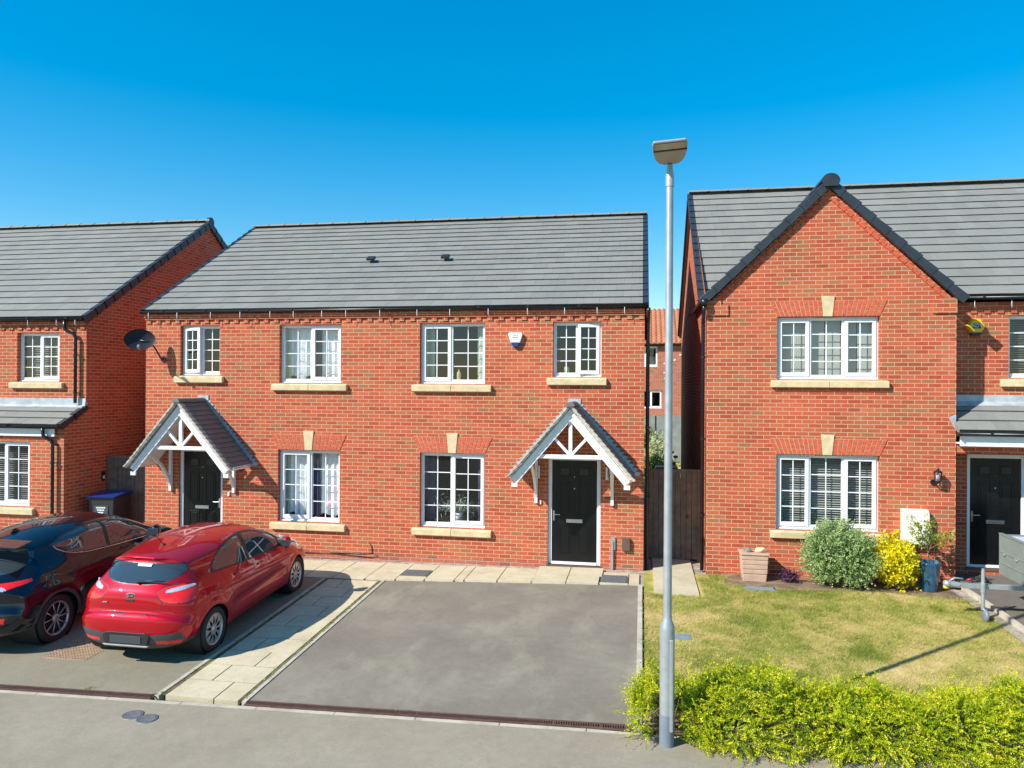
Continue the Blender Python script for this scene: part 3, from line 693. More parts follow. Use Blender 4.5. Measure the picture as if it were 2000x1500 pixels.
for (x0, x1, z0, z1), lt, inn, op in zip(WIN, (
        [(.5, 'sash'), (.5, 'fixed')], [(.5, 'fixed'), (.5, 'sash')], [(.47, 'sash'), (.53, 'fixed')], [(.5, 'fixed'), (.5, 'sash')], [(.5, 'sash'), (.5, 'fixed')], [(.48, 'fixed'), (.52, 'sash')]),
        ('dark', 'net', 'drapes', 'dark', 'net', 'navy'), (0, None, None, ('R', 1), None, None)):
    window(H1, O1, 0, x0, x1, z0, z1, lt, inn, seed=int(x0*10+50), vent=(x1-x0 > 1), opened=op)
    sill(H1, O1, 0, x0-(.1 if z1-z0 < 1.1 else .14), x1+(.1 if z1-z0 < 1.1 else .135), z0-.15, z0-.005, joint=x1-x0 > 1)
for x0, x1, z0, z1 in WIN[4:]: arch(H1, O1, 0, x0, x1, z1+.006, z1+.315)
door(H1, O1, 0, *DOORS[0], handle='R'); door(H1, O1, 0, *DOORS[1], handle='L')
def porch(cx):
    Yf = -.78; ax, az = cx, 2.99; hw, ez = 1.07, 1.735
    mb = MB(); L = math.hypot(hw, az-ez)
    # slates both sides, laid in courses up each slope
    for sg in (-1, 1):
        d = Vector((-sg*hw, 0, az-ez))/L; nr = Vector((sg*(az-ez), 0, hw))/L; n = 14
        for k in range(n):
            y = Yf-.03-(.07 if k % 2 else 0)
            while y < -.02:
                y0_, y1_ = max(y, Yf-.03), min(y+.16, -.0)
                if y1_-y0_ > .02:
                    mb.rnd = random.random(); p0 = Vector((cx+sg*hw, 0, ez))+d*(k*L/n-.015)+nr*(.052+random.uniform(0, .003)); p1 = Vector((cx+sg*hw, 0, ez))+d*((k+1)*L/n+.01)+nr*.03
                    g = .002; q0, q1 = p0-nr*.016, p1-nr*.014
                    jf = random.uniform(0, .012) if y0_ == Yf-.03 else 0
                    vs = [(p.x, yy, p.z) for p, yy in ((p0, y0_+g-jf), (p0, y1_-g), (p1, y1_-g), (p1, y0_+g-jf), (q0, y0_+g-jf), (q0, y1_-g), (q1, y1_-g), (q1, y0_+g-jf))]
                    mb.add(vs, [(0, 1, 2, 3) if sg > 0 else (3, 2, 1, 0), (0, 4, 5, 1), (0, 3, 7, 4), (4, 7, 6, 5), (1, 5, 6, 2)])
                y += .16
        mb.rnd = .2
    r_ = mb.build('porch_roof', 'slate', H1, O1)
    mb = MB(); mb.smooth = True
    mb.add([(cx+.085*math.cos(math.pi*k/8), y, az+.01+.075*math.sin(math.pi*k/8)) for y in (Yf-.15, 0) for k in range(9)], [(k, k+1, 10+k, 9+k) for k in range(8)]); mb.smooth = False
    mb.add([(cx+.085*math.cos(math.pi*k/8), Yf-.15, az+.01+.075*math.sin(math.pi*k/8)) for k in range(9)], [list(range(9))])
    mb.rnd = .6; mb.build('ridge_cap', 'slate', r_, O1)
    # deck/soffit boards
    mb = MB()
    for sg in (-1, 1):
        d = Vector((-sg*hw, 0, az-ez))/L; nr = Vector((sg*(az-ez), 0, hw))/L; a = Vector((cx+sg*hw, 0, ez)); b = Vector((cx, 0, az))
        mb.prism([(p.x, Yf+.002, p.z) for p in (a+nr*.02, b+nr*.02, b-nr*.03, a-nr*.03)], (0, -Yf-.004, 0))
        # side fascia at the eaves
        mb.box(cx+sg*hw-.02 if sg > 0 else cx-hw+.0, cx+hw+.0 if sg > 0 else cx-hw+.02, Yf+.02, -.01, ez-.06, ez-.028)
    mb.build('soffit', 'whitep', r_, O1)
    mb = MB()
    # barge boards
    for sg in (-1, 1):
        e = Vector((cx+sg*(hw-.02), Yf-.0, ez-.035)); t = Vector((cx, Yf, az-.035))
        d = (t-e).normalized(); nr = Vector((sg*d.z*1.0, 0, abs(d.x))); nr = Vector((sg*(az-ez)/L, 0, hw/L))
        pts = [e, t, t-Vector((0, 0, .22)), e-nr*.13+Vector((-sg*0.0, 0, 0))]
        q = [(p.x, Yf-.022, p.z) for p in pts]; mb.prism(q, (0, .03, 0))
        q2 = [e+nr*.0, t, t-Vector((0, 0, .10)), e-nr*.055]; mb.prism([(p.x, Yf-.040, p.z) for p in q2], (0, .017, 0))
        mb.box(min(e.x, e.x-sg*.11), max(e.x, e.x-sg*.11), Yf-.024, Yf+.010, e.z-.15, e.z-.075)
    fr_ = mb.build('barge_board', 'whitep', H1, O1, bevel=.003)
    mb = MB(); Yt = Yf+.045
    zc = 2.10
    mb.box(cx-.70, cx+.70, Yt-.03, Yt+.03, zc-.035, zc+.035)
    mb.box(cx-.032, cx+.032, Yt-.028, Yt+.028, zc+.036, az-.15)
    for sg in (-1, 1): mb.bar((cx+sg*.03, Yt, zc+.05), (cx+sg*.37, Yt, zc+.42), .05, .055, (0, 1, 0))
    mb.build('truss', 'whitep', H1, O1, bevel=.004)
    for sg in (-1, 1):
        mb = MB(); bx = cx+sg*.71
        mb.box(bx-.028, bx+.028, -.062, -.004, 1.15, 2.0)
        pts = [Vector((bx, -.05, 1.28)), Vector((bx, -.13, 1.45)), Vector((bx, -.35, 1.72)), Vector((bx, -.72, 1.98))]
        for p, q in zip(pts[:-1], pts[1:]): mb.bar(p, q+(q-p).normalized()*.01, .05, .055, (0, 0, 1))
        mb.box(bx-.03, bx+.03, -.75, -.0, 2.0, 2.065)
        mb.build('bracket', 'whitep', H1, O1, bevel=.003)
    # mortared slate edges showing along the front of each slope
    mb = MB()
    for sg in (-1, 1):
        d = Vector((-sg*hw, 0, az-ez))/L; nr = Vector((sg*(az-ez), 0, hw))/L; n = 15
        for k in range(n):
            p0 = Vector((cx+sg*(hw+.015), 0, ez-.01))+d*(k*(L+.02)/n-.03); p1 = Vector((cx+sg*(hw+.015), 0, ez-.01))+d*((k+1)*(L+.02)/n+.02)
            for j, (o0, yo) in enumerate(((.050, .120), (.026, .108))):
                q = [p0+nr*o0, p1+nr*(o0-.024), p1+nr*(o0-.046), p0+nr*(o0-.024)]; mb.prism([(p.x, Yf-yo-.006*random.random(), p.z) for p in q][::sg], (0, yo, 0))
    mb.build('slate_verge', 'slate_edge', r_, O1)
    # stepped lead soakers on the wall, one tooth to each brick course
    mb = MB(); h = .0732; n = int((az-ez+.12)/h)
    for sg in (-1, 1):
        for k in range(n):
            z = ez-.03+h*k; xo = hw*(1-(z-ez)/(az-ez)); y = -.006-.0005*(k % 3)
            pts = [(cx+sg*(xo-.02), y, z), (cx+sg*(xo+.10), y, z+.004), (cx+sg*(xo+.14), y, z+h*.8), (cx+sg*(xo+.075), y, z+h+.004), (cx+sg*(xo-.08), y, z+h)]
            mb.prism(pts[::sg], (0, .009, 0))
    mb.box(cx-.12, cx+.12, -.016, .0, az+.03, az+.13)
    mb.build('lead_flashing', 'lead', H1, O1)
porch(-3.79); porch(3.83)
# roof vents (slim tile vents)
for x, y, z in ((-.95, 2.05, 6.165), (.78, 2.05, 6.165)):
    mb = MB(); a = math.atan2(2.67, 4.55)
    mt = Matrix.Translation((x, y-.05, z+.045)) @ Matrix.Rotation(a, 4, 'X'); mb.obox(mt, .17, .12, .06); mt = Matrix.Translation((x-.0, y-.12, z+.01)) @ Matrix.Rotation(a, 4, 'X'); mb.obox(mt, .18, .05, .05)
    mb.build('roof_vent', 'trim', H1, O1, bevel=.008)
downpipe(H1, O1, [(XR+.07, -.10, 4.80), (XR+.07, -.09, 4.72), (XR+.065, .06, 4.60), (XR+.06, .08, 4.5), (XR+.06, .08, -.05)], .034, (4.0, 2.6, 1.3))
# porch lights and small fixtures by the doors
mb = MB(); mb.box(4.52, 4.60, -.03, 0, .33, .56); mb.box(4.54, 4.565, -.05, -.03, -.04, .50); mb.build('service_cover', 'galv', H1, O1)
mb = MB(); mb.box(4.72, 4.87, -.07, 0, .33, .56); mb.build('service_box', 'brown', H1, O1, bevel=.008)
mb = MB(); mb.box(4.52, 4.56, -.045, -.004, -.08, .33); mb.build('conduit', 'galv', H1, O1)
mb = MB(); mb.smooth = True; mb.tube([(-1.0, -.01, .02), (-.3, -.015, .035), (-.13, -.01, .05), (-.14, -.012, .2), (-.2, -.01, .25)], .008, 6); mb.tube([(-.13, -.012, .05), (-.0, -.02, .0), (-.16, -.02, -.03), (-.9, -.02, .01), (-2, -.02, .0)], .007, 6); mb.build('cable', 'black', H1, O1)
for sx in (3.17, 4.44):
    mb = MB(); mb.smooth = True; mb.cyl((sx, -.055, 1.63), (sx, -.055, 1.86), .032, n=16); mb.smooth = False; mb.box(sx-.02, sx+.02, -.05, 0, 1.66, 1.83)
    o = mb.build('wall_light', 'chrome'); settle(o, (sx, 0, 1.63)); tag(o, 'slim steel up-down wall light %s the right-hand black front door' % ('left of' if sx < 4 else 'right of'), 'wall light', 'steel wall lights beside the front door')
mb = MB(); mb.box(-3.22, -3.185, -.03, 0, 1.08, 1.15); mb.build('doorbell', 'whitep', H1, O1)
mb = MB(); mb.box(3.19, 3.215, -.03, 0, 1.13, 1.2); mb.build('doorbell', 'whitep', H1, O1)
mb = MB(); mb.smooth = True; mb.lathe([(0, 0), (.04, 0), (.045, .04), (.03, .07), (0, .08)], (-2.93, -.05, 1.60)); o = mb.build('porch_camera', 'black'); settle(o, (-2.93, 0, 1.6)); tag(o, 'small black security light under the eave of the left-hand porch', 'security light')

# satellite dish
D = thing('satellite_dish', 'dark grey oval satellite dish on the top left corner of the centre house', 'satellite dish', (-4.70, 0, 3.86))
mb = MB(); mb.smooth = True; mt = Matrix.Translation((-4.97, -.38, 4.245)) @ Matrix.Rotation(R(33), 4, 'Z') @ Matrix.Rotation(R(76), 4, 'X')
vs = []; n = 36; rgs = [0, .08, .16, .22, .27, .31, .315]
for i, r0 in enumerate(rgs):
    for k in range(n):
        t = k*2*math.pi/n; vs.append(mt @ Vector((r0*.92*math.cos(t), r0*.70*math.sin(t), -.05*(1-(r0/.31)**2)+(.012 if i == 6 else 0))))
mb.add(vs, [(i*n+k, i*n+(k+1) % n, (i+1)*n+(k+1) % n, (i+1)*n+k) for i in range(len(rgs)-1) for k in range(n)])
mb.build('dish', 'dishgrey', D, (-4.70, 0, 3.86))
mb = MB(); mb.smooth = True; c = mt @ Vector((0, 0, -.04))
mb.tube([(-4.70, 0, 3.86), (-4.71, -.07, 3.87), (-4.76, -.16, 4.05), (-4.82, -.25, 4.2), tuple(c)], .017, 8); mb.cyl((-4.70, -.0, 3.86), (-4.70, -.02, 3.86), .06)
mb.build('arm', 'black', D, (-4.70, 0, 3.86))
mb = MB(); mb.smooth = True; a = mt @ Vector((0, -.22, 0)); b = mt @ Vector((.0, -.26, .30)); mb.tube([tuple(a), tuple(b)], .012, 6); mb.cyl(tuple(b), tuple(b+(c-b)*.25), .03, n=12)
mb.build('receiver', 'galv', D, (-4.70, 0, 3.86))
# alarm boxes
A = thing('alarm_box', 'white wedge-shaped alarm box with blue base above the centre house porch', 'alarm box', (2.71, 0, 4.10))
oo = (2.71, 0, 4.10)
mb = MB(); mb.prism([(2.57, -.075, 4.335), (2.59, -.075, 4.36), (2.83, -.075, 4.36), (2.85, -.075, 4.335), (2.80, -.075, 4.17), (2.62, -.075, 4.17)], (0, .075, 0)); mb.build('casing', 'white', A, oo, bevel=.014)
mb = MB(); mb.prism([(2.625, -.072, 4.168), (2.795, -.072, 4.168), (2.755, -.072, 4.09), (2.665, -.072, 4.09)], (0, .07, 0)); mb.build('lens', 'bluelid', A, oo, bevel=.008)
textobj('lettering', 'VALE', .045, 'print', A, Matrix.Translation((2.71-oo[0], -.0765-oo[1], 4.31-oo[2])) @ FRONT, spacing=1.15)
# the smaller lines of print, too fine to read in the photograph: rows of short dashes
for zz, n_ in ((4.278, 8), (4.262, 10), (4.225, 7)):
    mb = MB(); x = 2.71-n_*.0065
    for k in range(n_): mb.box(x+k*.013, x+k*.013+.0095, -.0775, -.0755, zz-.004, zz+.004)
    mb.build('print_line', 'trimgrey', A, oo)

# ---------------------------------------------------------------- right house
O2 = (8.3, .12, -.05)
H2 = thing('gabled_house', 'red brick house on the right with a tall front gable and wide three-light windows', 'house', O2)
GY = .12; GX0, GX1 = 6.235, 10.43; RY = .72
W2 = [(7.46, 9.195, 3.50, 4.62), (7.46, 9.205, .80, 2.15)]
mb = MB(); wall_y(mb, GY, GX0, GX1, -.35, 4.86, W2)
mb.poly([(GX0, GY, 4.86), (GX1, GY, 4.86), (8.333, GY, 6.90)])
gablewall_x(mb, GX0, [(GY, -.35), (GY, 4.86), (4.35, 7.90), (8.9, 4.86), (8.9, -.35)])
mb.poly([(GX1, GY, -.35), (GX1, RY+.2, -.35), (GX1, RY+.2, 4.86), (GX1, GY, 4.86)])
W2b = [(11.52, 12.75, 3.545, 4.665)]; D2 = [(10.85, 11.83, .13, 2.17)]
wall_y(mb, RY, GX1, 15.5, -.35, 4.86, W2b+D2)
mb.poly([(GX0, 8.9, -.35), (15.5, 8.9, -.35), (15.5, 8.9, 4.86), (GX0, 8.9, 4.86)]); gablewall_x(mb, 15.5, [(RY, -.35), (RY, 4.86), (4.35, 7.90), (8.9, 4.86), (8.9, -.35)])
mb.build('wall', 'brick', H2, O2)
# the side wall of the porch bay and lintel band beside the recessed door
mb = MB(); mb.box(GX1+.002, 15.5, .14, RY-.002, 2.23, 2.40); mb.build('porch_lintel', 'brick', H2, O2)
tileroof(H2, O2, GX0-.07, 15.6, RY-.12, 5.02, 4.35, 7.95, seed=3)
mb = MB(); mb.prism([(GX0-.07, 4.35, 7.93), (GX0-.07, 9.0, 4.9), (GX0-.07, 9.0, 4.82), (GX0-.07, 4.35, 7.85)], (15.6-GX0, 0, 0)); 
mb.prism([(GX0-.07, RY-.2, 4.97), (GX0-.07, -.0, 4.93), (GX0-.07, 0, 4.85), (GX0-.07, RY-.2, 4.9)], (.06, 0, 0)); mb.build('rear_roof', 'tile', H2, O2)
ridgetiles(H2, O2, GX0-.08, 15.6, 4.35, 8.0)
verge(H2, O2, GX0-.07, RY-.12, 5.02, 4.35, 7.95, -1, .045, .1); verge(H2, O2, GX0-.07, 8.95, 4.95, 4.35, 7.95, -1, .045, .1)
# gable roof slopes
gx, gz = 8.333, 7.03
for sg in (-1, 1):
    mb = MB(); ex, ez = gx+sg*2.2, 4.93
    d = Vector((-sg*2.2, 0, gz-ez)); Ls = d.length; d /= Ls; nr = Vector((sg*(gz-ez), 0, 2.2))/Ls
    nn = 10
    for k in range(nn):
        p0 = Vector((ex, 0, ez))+d*(k*Ls/nn-.02)+nr*.03; p1 = Vector((ex, 0, ez))+d*((k+1)*Ls/nn+.01)+nr*.012
        mb.rnd = random.random(); mb.prism([(p.x, GY-.05, p.z) for p in (p0, p1, p1-nr*.03, p0-nr*.03)][::sg], (0, 3.1, 0))
    mb.build('gable_roof', 'tile', H2, O2)
    mb = MB(); n = 9; Lr = Ls+.06
    for k in range(n):
        p0 = Vector((ex, 0, ez))+d*(k*Lr/n-.05); p1 = Vector((ex, 0, ez))+d*((k+1)*Lr/n-.03)
        pts = [p0+nr*.062, p1+nr*.035, p1-nr*.095, p0-nr*.105]
        mb.prism([(p.x, GY-.11, p.z) for p in pts][::sg], (0, .12, 0))
    mb.build('verge_cap', 'verge', H2, O2, bevel=.006)
    # sloping brick band below the verge
    mb = MB(); n = 19
    for k in range(n):
        p0 = Vector((ex-sg*.05, 0, ez-.03))+d*(k*(Ls-.12)/n+.006); p1 = Vector((ex-sg*.05, 0, ez-.03))+d*((k+1)*(Ls-.12)/n-.006)
        pts = [p0-nr*.10, p1-nr*.10, p1-nr*.165, p0-nr*.165]
        dy = .028 if k % 2 else .020
        mb.prism([(p.x, GY-dy, p.z) for p in pts][::sg], (0, .04, 0))
        pts = [p0-nr*.172, p1-nr*.172, p1-nr*.20, p0-nr*.20]
    mb.build('rake_bricks', 'brick_plain', H2, O2)
    mb = MB(); x0_ = gx+sg*2.10; mb.box(min(x0_, x0_-sg*.38), max(x0_, x0_-sg*.38), GY-.03, GY+.02, 4.66, 4.86); mb.box(min(x0_, x0_-sg*.25), max(x0_, x0_-sg*.25), GY-.032, GY+.02, 4.862, 4.93); mb.build('kneeler', 'brick', H2, O2)
mb = MB(); mb.prism([(gx-.16, GY-.024, 6.70), (gx+.16, GY-.024, 6.70), (gx+.02, GY-.024, 6.93), (gx-.02, GY-.024, 6.93)], (0, .03, 0)); mb.build('apex_bricks', 'brick', H2, O2)
mb = MB(); mb.smooth = True
mb.add([(gx+.155*math.cos(math.pi*k/12), y, gz-.03+.14*math.sin(math.pi*k/12)) for y in (GY-.16, GY+3.1) for k in range(13)], [(k, k+1, 14+k, 13+k) for k in range(12)]); mb.smooth = False
mb.add([(gx+.155*math.cos(math.pi*k/12), GY-.16, gz-.03+.14*math.sin(math.pi*k/12)) for k in range(13)]+[(gx-.12, GY-.16, gz-.12), (gx+.12, GY-.16, gz-.12)], [list(range(15))])
mb.build('ridge_end_cap', 'verge', H2, O2)
gutter(H2, O2, GX1+.1, 15.6, RY-.16, 4.985, .05)
corbel(H2, O2, RY, GX1+.002, 15.5, 4.70, 4.90)
clips(H2, O2, RY, [12.0, 10.9, 11.5], 4.78)
for (x0, x1, z0, z1), sd_ in zip(W2, (3, 4)):
    window(H2, O2, GY, x0, x1, z0, z1, [(.32, 'sash'), (.36, 'fixed'), (.32, 'sash')], 'shutter' if z0 > 2 else 'blind', seed=sd_)
    arch(H2, O2, GY, x0, x1, z1+.006, z1+.29, .11); sill(H2, O2, GY, x0-.10, x1+.14, z0-.145, z0-.005)
window(H2, O2, RY, *W2b[0], [(.5, 'fixed'), (.5, 'fixed')], 'blindgap', seed=9); sill(H2, O2, RY, W2b[0][0]-.14, W2b[0][1]+.14, 3.39, 3.54)
door(H2, O2, RY, *D2[0], handle='L')
# lean-to porch roof
tileroof(H2, O2, GX1-.03, 15.4, -.08, 2.63, RY-.01, 3.10, gauge=.3, name='porch_roof', seed=5)
mb = MB(); mb.box(GX1+.002, 15.4, RY-.016, RY, 3.08, 3.24); mb.prism([(GX1-.12, GY-.006, 2.85), (GX1-.0, GY-.006, 2.90), (GX1-.0, GY-.006, 2.62)], (0, .005, 0))
mb.prism([(GX1+.002, RY-.02, 3.10), (GX1+.002, RY-.14, 3.035), (GX1+.002, RY-.14, 3.058), (GX1+.002, RY-.02, 3.125)], (5, 0, 0)); mb.build('lead_flashing', 'lead', H2, O2)
gutter(H2, O2, GX1-.06, 15.4, -.13, 2.60); mb = MB(); mb.box(GX1+.002, 15.4, -.06, -.035, 2.37, 2.58); mb.box(GX1+.002, 15.4, -.034, RY, 2.405, 2.425); mb.build('fascia', 'whitep', H2, O2)
downpipe(H2, O2, [(GX0-.06, .0, 4.86), (GX0-.06, .02, 4.72), (GX0-.06, .17, 4.58), (GX0-.06, .19, 4.45), (GX0-.06, .19, -.02)], .034, (3.9, 2.4, 1.0))
mb = MB(); mb.smooth = True; mb.lathe([(0, 0), (.06, 0), (.065, .05), (.06, .11), (0, .12)], (GX0-.06, -.0, 4.84)); mb.build('gutter_outlet', 'black', H2, O2)
mb = MB(); mb.smooth = True; mb.tube([(GX0-.004, GY+.05, 4.7), (GX0-.01, GY+.03, 2), (GX0-.006, GY+.04, .0)], .006, 5); mb.build('cable', 'black', H2, O2)
mb = MB(); mb.prism([(9.545, GY-.16, .66), (9.545, GY-.16, 1.17), (9.545, GY-.12, 1.24), (9.545, GY, 1.25), (9.545, GY, .66)], (.42, 0, 0)); mb.build('meter_box', 'meter', H2, O2, bevel=.008)
mb = MB(); mb.box(GX1+.003, GX1+.03, .36, .44, 1.15, 1.32); mb.build('doorbell', 'black', H2, O2)
mb = MB(); mb.box(GX1+.030, GX1+.036, .375, .425, 1.17, 1.23); mb.build('doorbell_button', 'whitep', H2, O2)
# hexagonal yellow alarm
A2 = thing('alarm_box', 'yellow hexagonal alarm box with navy letters on the right house', 'alarm box', (10.95, RY, 4.3))
oo = (10.95, RY, 4.3); cx_, cz_ = 10.955, 4.47
hexa = lambda r, y: [(cx_+r*1.12*math.cos(R(60*k)), y, cz_+r*math.sin(R(60*k))) for k in range(6)]
mb = MB(); a, b = hexa(.145, RY), hexa(.145, RY-.07); c_ = hexa(.112, RY-.11)
mb.add(a+b+c_, [(k, (k+1) % 6, 6+(k+1) % 6, 6+k) for k in range(6)]+[(6+k, 6+(k+1) % 6, 12+(k+1) % 6, 12+k) for k in range(6)]+[[12+k for k in range(6)]]); mb.build('casing', 'yellow', A2, oo, bevel=.006)
mb = MB(); mb.box(cx_-.07, cx_+.07, RY-.114, RY-.109, cz_-.042, cz_+.045); mb.build('logo_panel', 'navy', A2, oo)
textobj('lettering', 'ADT', .088, 'sticker', A2, Matrix.Translation((cx_-oo[0], RY-.1155-oo[1], cz_+.003-oo[2])) @ FRONT)
mb = MB(); mb.prism([(cx_-.09, RY-.10, cz_-.12), (cx_+.09, RY-.10, cz_-.12), (cx_+.06, RY-.08, cz_-.165), (cx_-.06, RY-.08, cz_-.165)], (0, .08, 0)); mb.build('lens', 'navy', A2, oo)
# lantern
LN = thing('wall_lantern', 'small black coach lantern with glass sides left of the right house door', 'wall light', (10.10, GY, 1.7))
oo = (10.10, GY, 1.7)
mb = MB(); mb.smooth = True; y = GY-.13
mb.lathe([(0, .30), (.015, .28), (.02, .25), (.075, .215), (.08, .205), (.06, .20), (0, .2)], (10.10, y, 1.70), n=6); mb.lathe([(0, .02), (.035, .03), (.05, .06), (0, .065)], (10.10, y, 1.70), n=6)
for k in range(6): t = R(60*k); mb.cyl((10.10+.05*math.cos(t), y+.05*math.sin(t), 1.75), (10.10+.065*math.cos(t), y+.065*math.sin(t), 1.905), .005, n=5)
mb.tube([(10.10, y, 1.73), (10.09, y+.04, 1.69), (10.07, GY-.02, 1.72)], .012, 6); mb.cyl((10.07, GY-.02, 1.72), (10.07, GY, 1.72), .05, n=14); mb.build('frame', 'black', LN, oo)
mb = MB(); mb.smooth = True; mb.lathe([(.045, .06), (.06, .20)], (10.10, y, 1.70), n=6); mb.build('glass', 'glass', LN, oo)
mb = MB(); mb.smooth = True; mb.lathe([(0, .07), (.02, .08), (.03, .12), (.02, .17), (0, .18)], (10.10, y, 1.70), n=12); mb.build('bulb', 'sticker', LN, oo)

# ---------------------------------------------------------------- left house
O3 = (-9, 0, -.2)
H3 = thing('detached_house', 'red brick house at the left edge with a lean-to roof over its ground floor', 'house', O3)
LX = -6.60; UY = .10; LY = -.50
W3 = [(-8.30, -7.255, 3.385, 4.44)]; W3b = [(-8.72, -7.405, .785, 2.14)]
mb = MB(); wall_y(mb, UY, -14, LX, 2.6, 4.70, W3); wall_y(mb, LY, -14, LX, -.4, 2.45, W3b)
gablewall_x(mb, LX, [(LY, -.4), (LY, 2.45), (UY, 2.86), (UY, 4.66), (4.55, 7.68), (9.0, 4.66), (9.0, -.4)]); gablewall_x(mb, -14, [(LY, -.4), (LY, 2.45), (UY, 2.86), (UY, 4.66), (4.55, 7.68), (9.0, 4.66), (9.0, -.4)])
mb.poly([(LX, 9, -.4), (-14, 9, -.4), (-14, 9, 4.7), (LX, 9, 4.7)]); mb.build('wall', 'brick', H3, O3)
tileroof(H3, O3, -14.1, LX+.03, UY-.08, 4.76, 4.55, 7.75, seed=8)
mb = MB(); mb.prism([(-14.1, 4.55, 7.73), (-14.1, 9.15, 4.7), (-14.1, 9.15, 4.6), (-14.1, 4.55, 7.65)], (14.1+LX+.05, 0, 0)); mb.build('rear_roof', 'tile', H3, O3)
ridgetiles(H3, O3, -14.1, LX+.05, 4.55, 7.79); verge(H3, O3, LX+.03, UY-.08, 4.76, 4.55, 7.75, 1, .045, .14); verge(H3, O3, LX+.03, 9.1, 4.745, 4.55, 7.75, 1, .045, .14)
mb = MB(); mb.smooth = True; mb.cyl((LX-.0, 4.55, 7.76), (LX+.09, 4.55, 7.76), .13, n=20); mb.build('ridge_end_cap', 'verge', H3, O3)
gutter(H3, O3, -14.1, LX+.0, UY-.125, 4.735, .05); corbel(H3, O3, UY, -14, LX, 4.49, 4.67); clips(H3, O3, UY, [-8.6, -7.9, -7.2, -6.75], 4.56)
window(H3, O3, UY, *W3[0], [(.5, 'fixed'), (.5, 'sash')], 'blind', seed=11); sill(H3, O3, UY, -8.44, -7.13, 3.24, 3.38, joint=False)
window(H3, O3, LY, *W3b[0], [(.5, 'fixed'), (.5, 'sash')], 'blindgap', seed=12); sill(H3, O3, LY, -8.86, -7.27, .63, .78)
tileroof(H3, O3, -14, LX+.0, LY-.10, 2.49, UY-.01, 2.86, gauge=.3, name='porch_roof', seed=15)
verge(H3, O3, LX+.0, LY-.10, 2.49, UY-.01, 2.86, 1, .04, .1)
mb = MB(); mb.box(-14, LX, UY-.014, UY, 2.86, 3.03); mb.prism([(-14, UY-.02, 2.87), (-14, UY-.12, 2.835), (-14, UY-.12, 2.855), (-14, UY-.02, 2.89)], (14+LX, 0, 0)); mb.box(LX-.001, LX+.02, UY-.05, UY+.03, 2.80, 2.95); mb.build('lead_flashing', 'lead', H3, O3)
gutter(H3, O3, -14, LX+.02, LY-.15, 2.475); mb = MB(); mb.box(-14, LX-.17, LY-.07, LY-.045, 2.26, 2.44); mb.box(-14, LX-.17, LY-.044, LY-.002, 2.27, 2.29); mb.build('fascia', 'whitep', H3, O3)
downpipe(H3, O3, [(-7.03, UY-.12, 4.70), (-7.03, UY-.12, 4.52), (-6.98, UY-.10, 4.46), (-6.84, UY-.08, 4.40), (-6.80, UY-.075, 4.32), (-6.80, UY-.075, 2.93)], .034, (3.95, 3.15))
downpipe(H3, O3, [(-6.97, LY-.15, 2.45), (-6.97, LY-.13, 2.28), (-6.92, LY-.09, 2.22), (-6.83, LY-.075, 2.17), (-6.80, LY-.075, 2.1), (-6.80, LY-.075, -.2)], .034, (1.72, .6))
# side door bell on the left house's flank
mb = MB(); mb.box(LX, LX+.03, .56, .65, 1.22, 1.42); mb.build('doorbell', 'black', H3, O3); mb = MB(); mb.box(LX+.03, LX+.034, .575, .635, 1.26, 1.33); mb.build('doorbell_button', 'whitep', H3, O3)
# side gates
def gate(x0, x1, y, z0, z1, label):
    g_ = thing('side_gate', label, 'gate', ((x0+x1)/2, y, z0)); o_ = ((x0+x1)/2, y, z0)
    mb = MB(); n = round((x1-x0-.12)/.105); wd = (x1-x0-.12)/n
    for i in range(n):
        a = x0+.06+i*wd; mb.box(a+.004, a+wd-.004, y-random.uniform(.022, .027), y, z0+.04, z1-.05)
    mb.build('boards', 'fencewood', g_, o_)
    mb = MB(); mb.box(x0, x0+.06, y-.03, y+.03, z0, z1); mb.box(x1-.06, x1, y-.03, y+.03, z0, z1); mb.build('post', 'fencewood', g_, o_)
    mb = MB(); mb.box(x0+.061, x1-.061, y-.03, y+.02, z1-.05, z1-.0); mb.build('rail', 'fencewood', g_, o_); mb = MB(); mb.box(x0+.061, x1-.061, y+.001, y+.03, z0+.3, z0+.38); mb.build('rail', 'fencewood', g_, o_)
    mb = MB(); mb.smooth = True; mb.lathe([(.028, 0), (.028, -.012), (.018, -.012), (.018, 0)], (x1-.25, y-.03, (z0+z1)/2-.02), axis='y', n=16); mb.build('latch', 'black', g_, o_)
gate(XR+.02, GX0-.03, 1.0, -.05, 1.74, 'brown boarded side gate between the centre house and the gabled house')
gate(LX+.02, XL-.02, .75, -.15, 1.76, 'weathered brown side gate behind the blue-lidded wheelie bin')

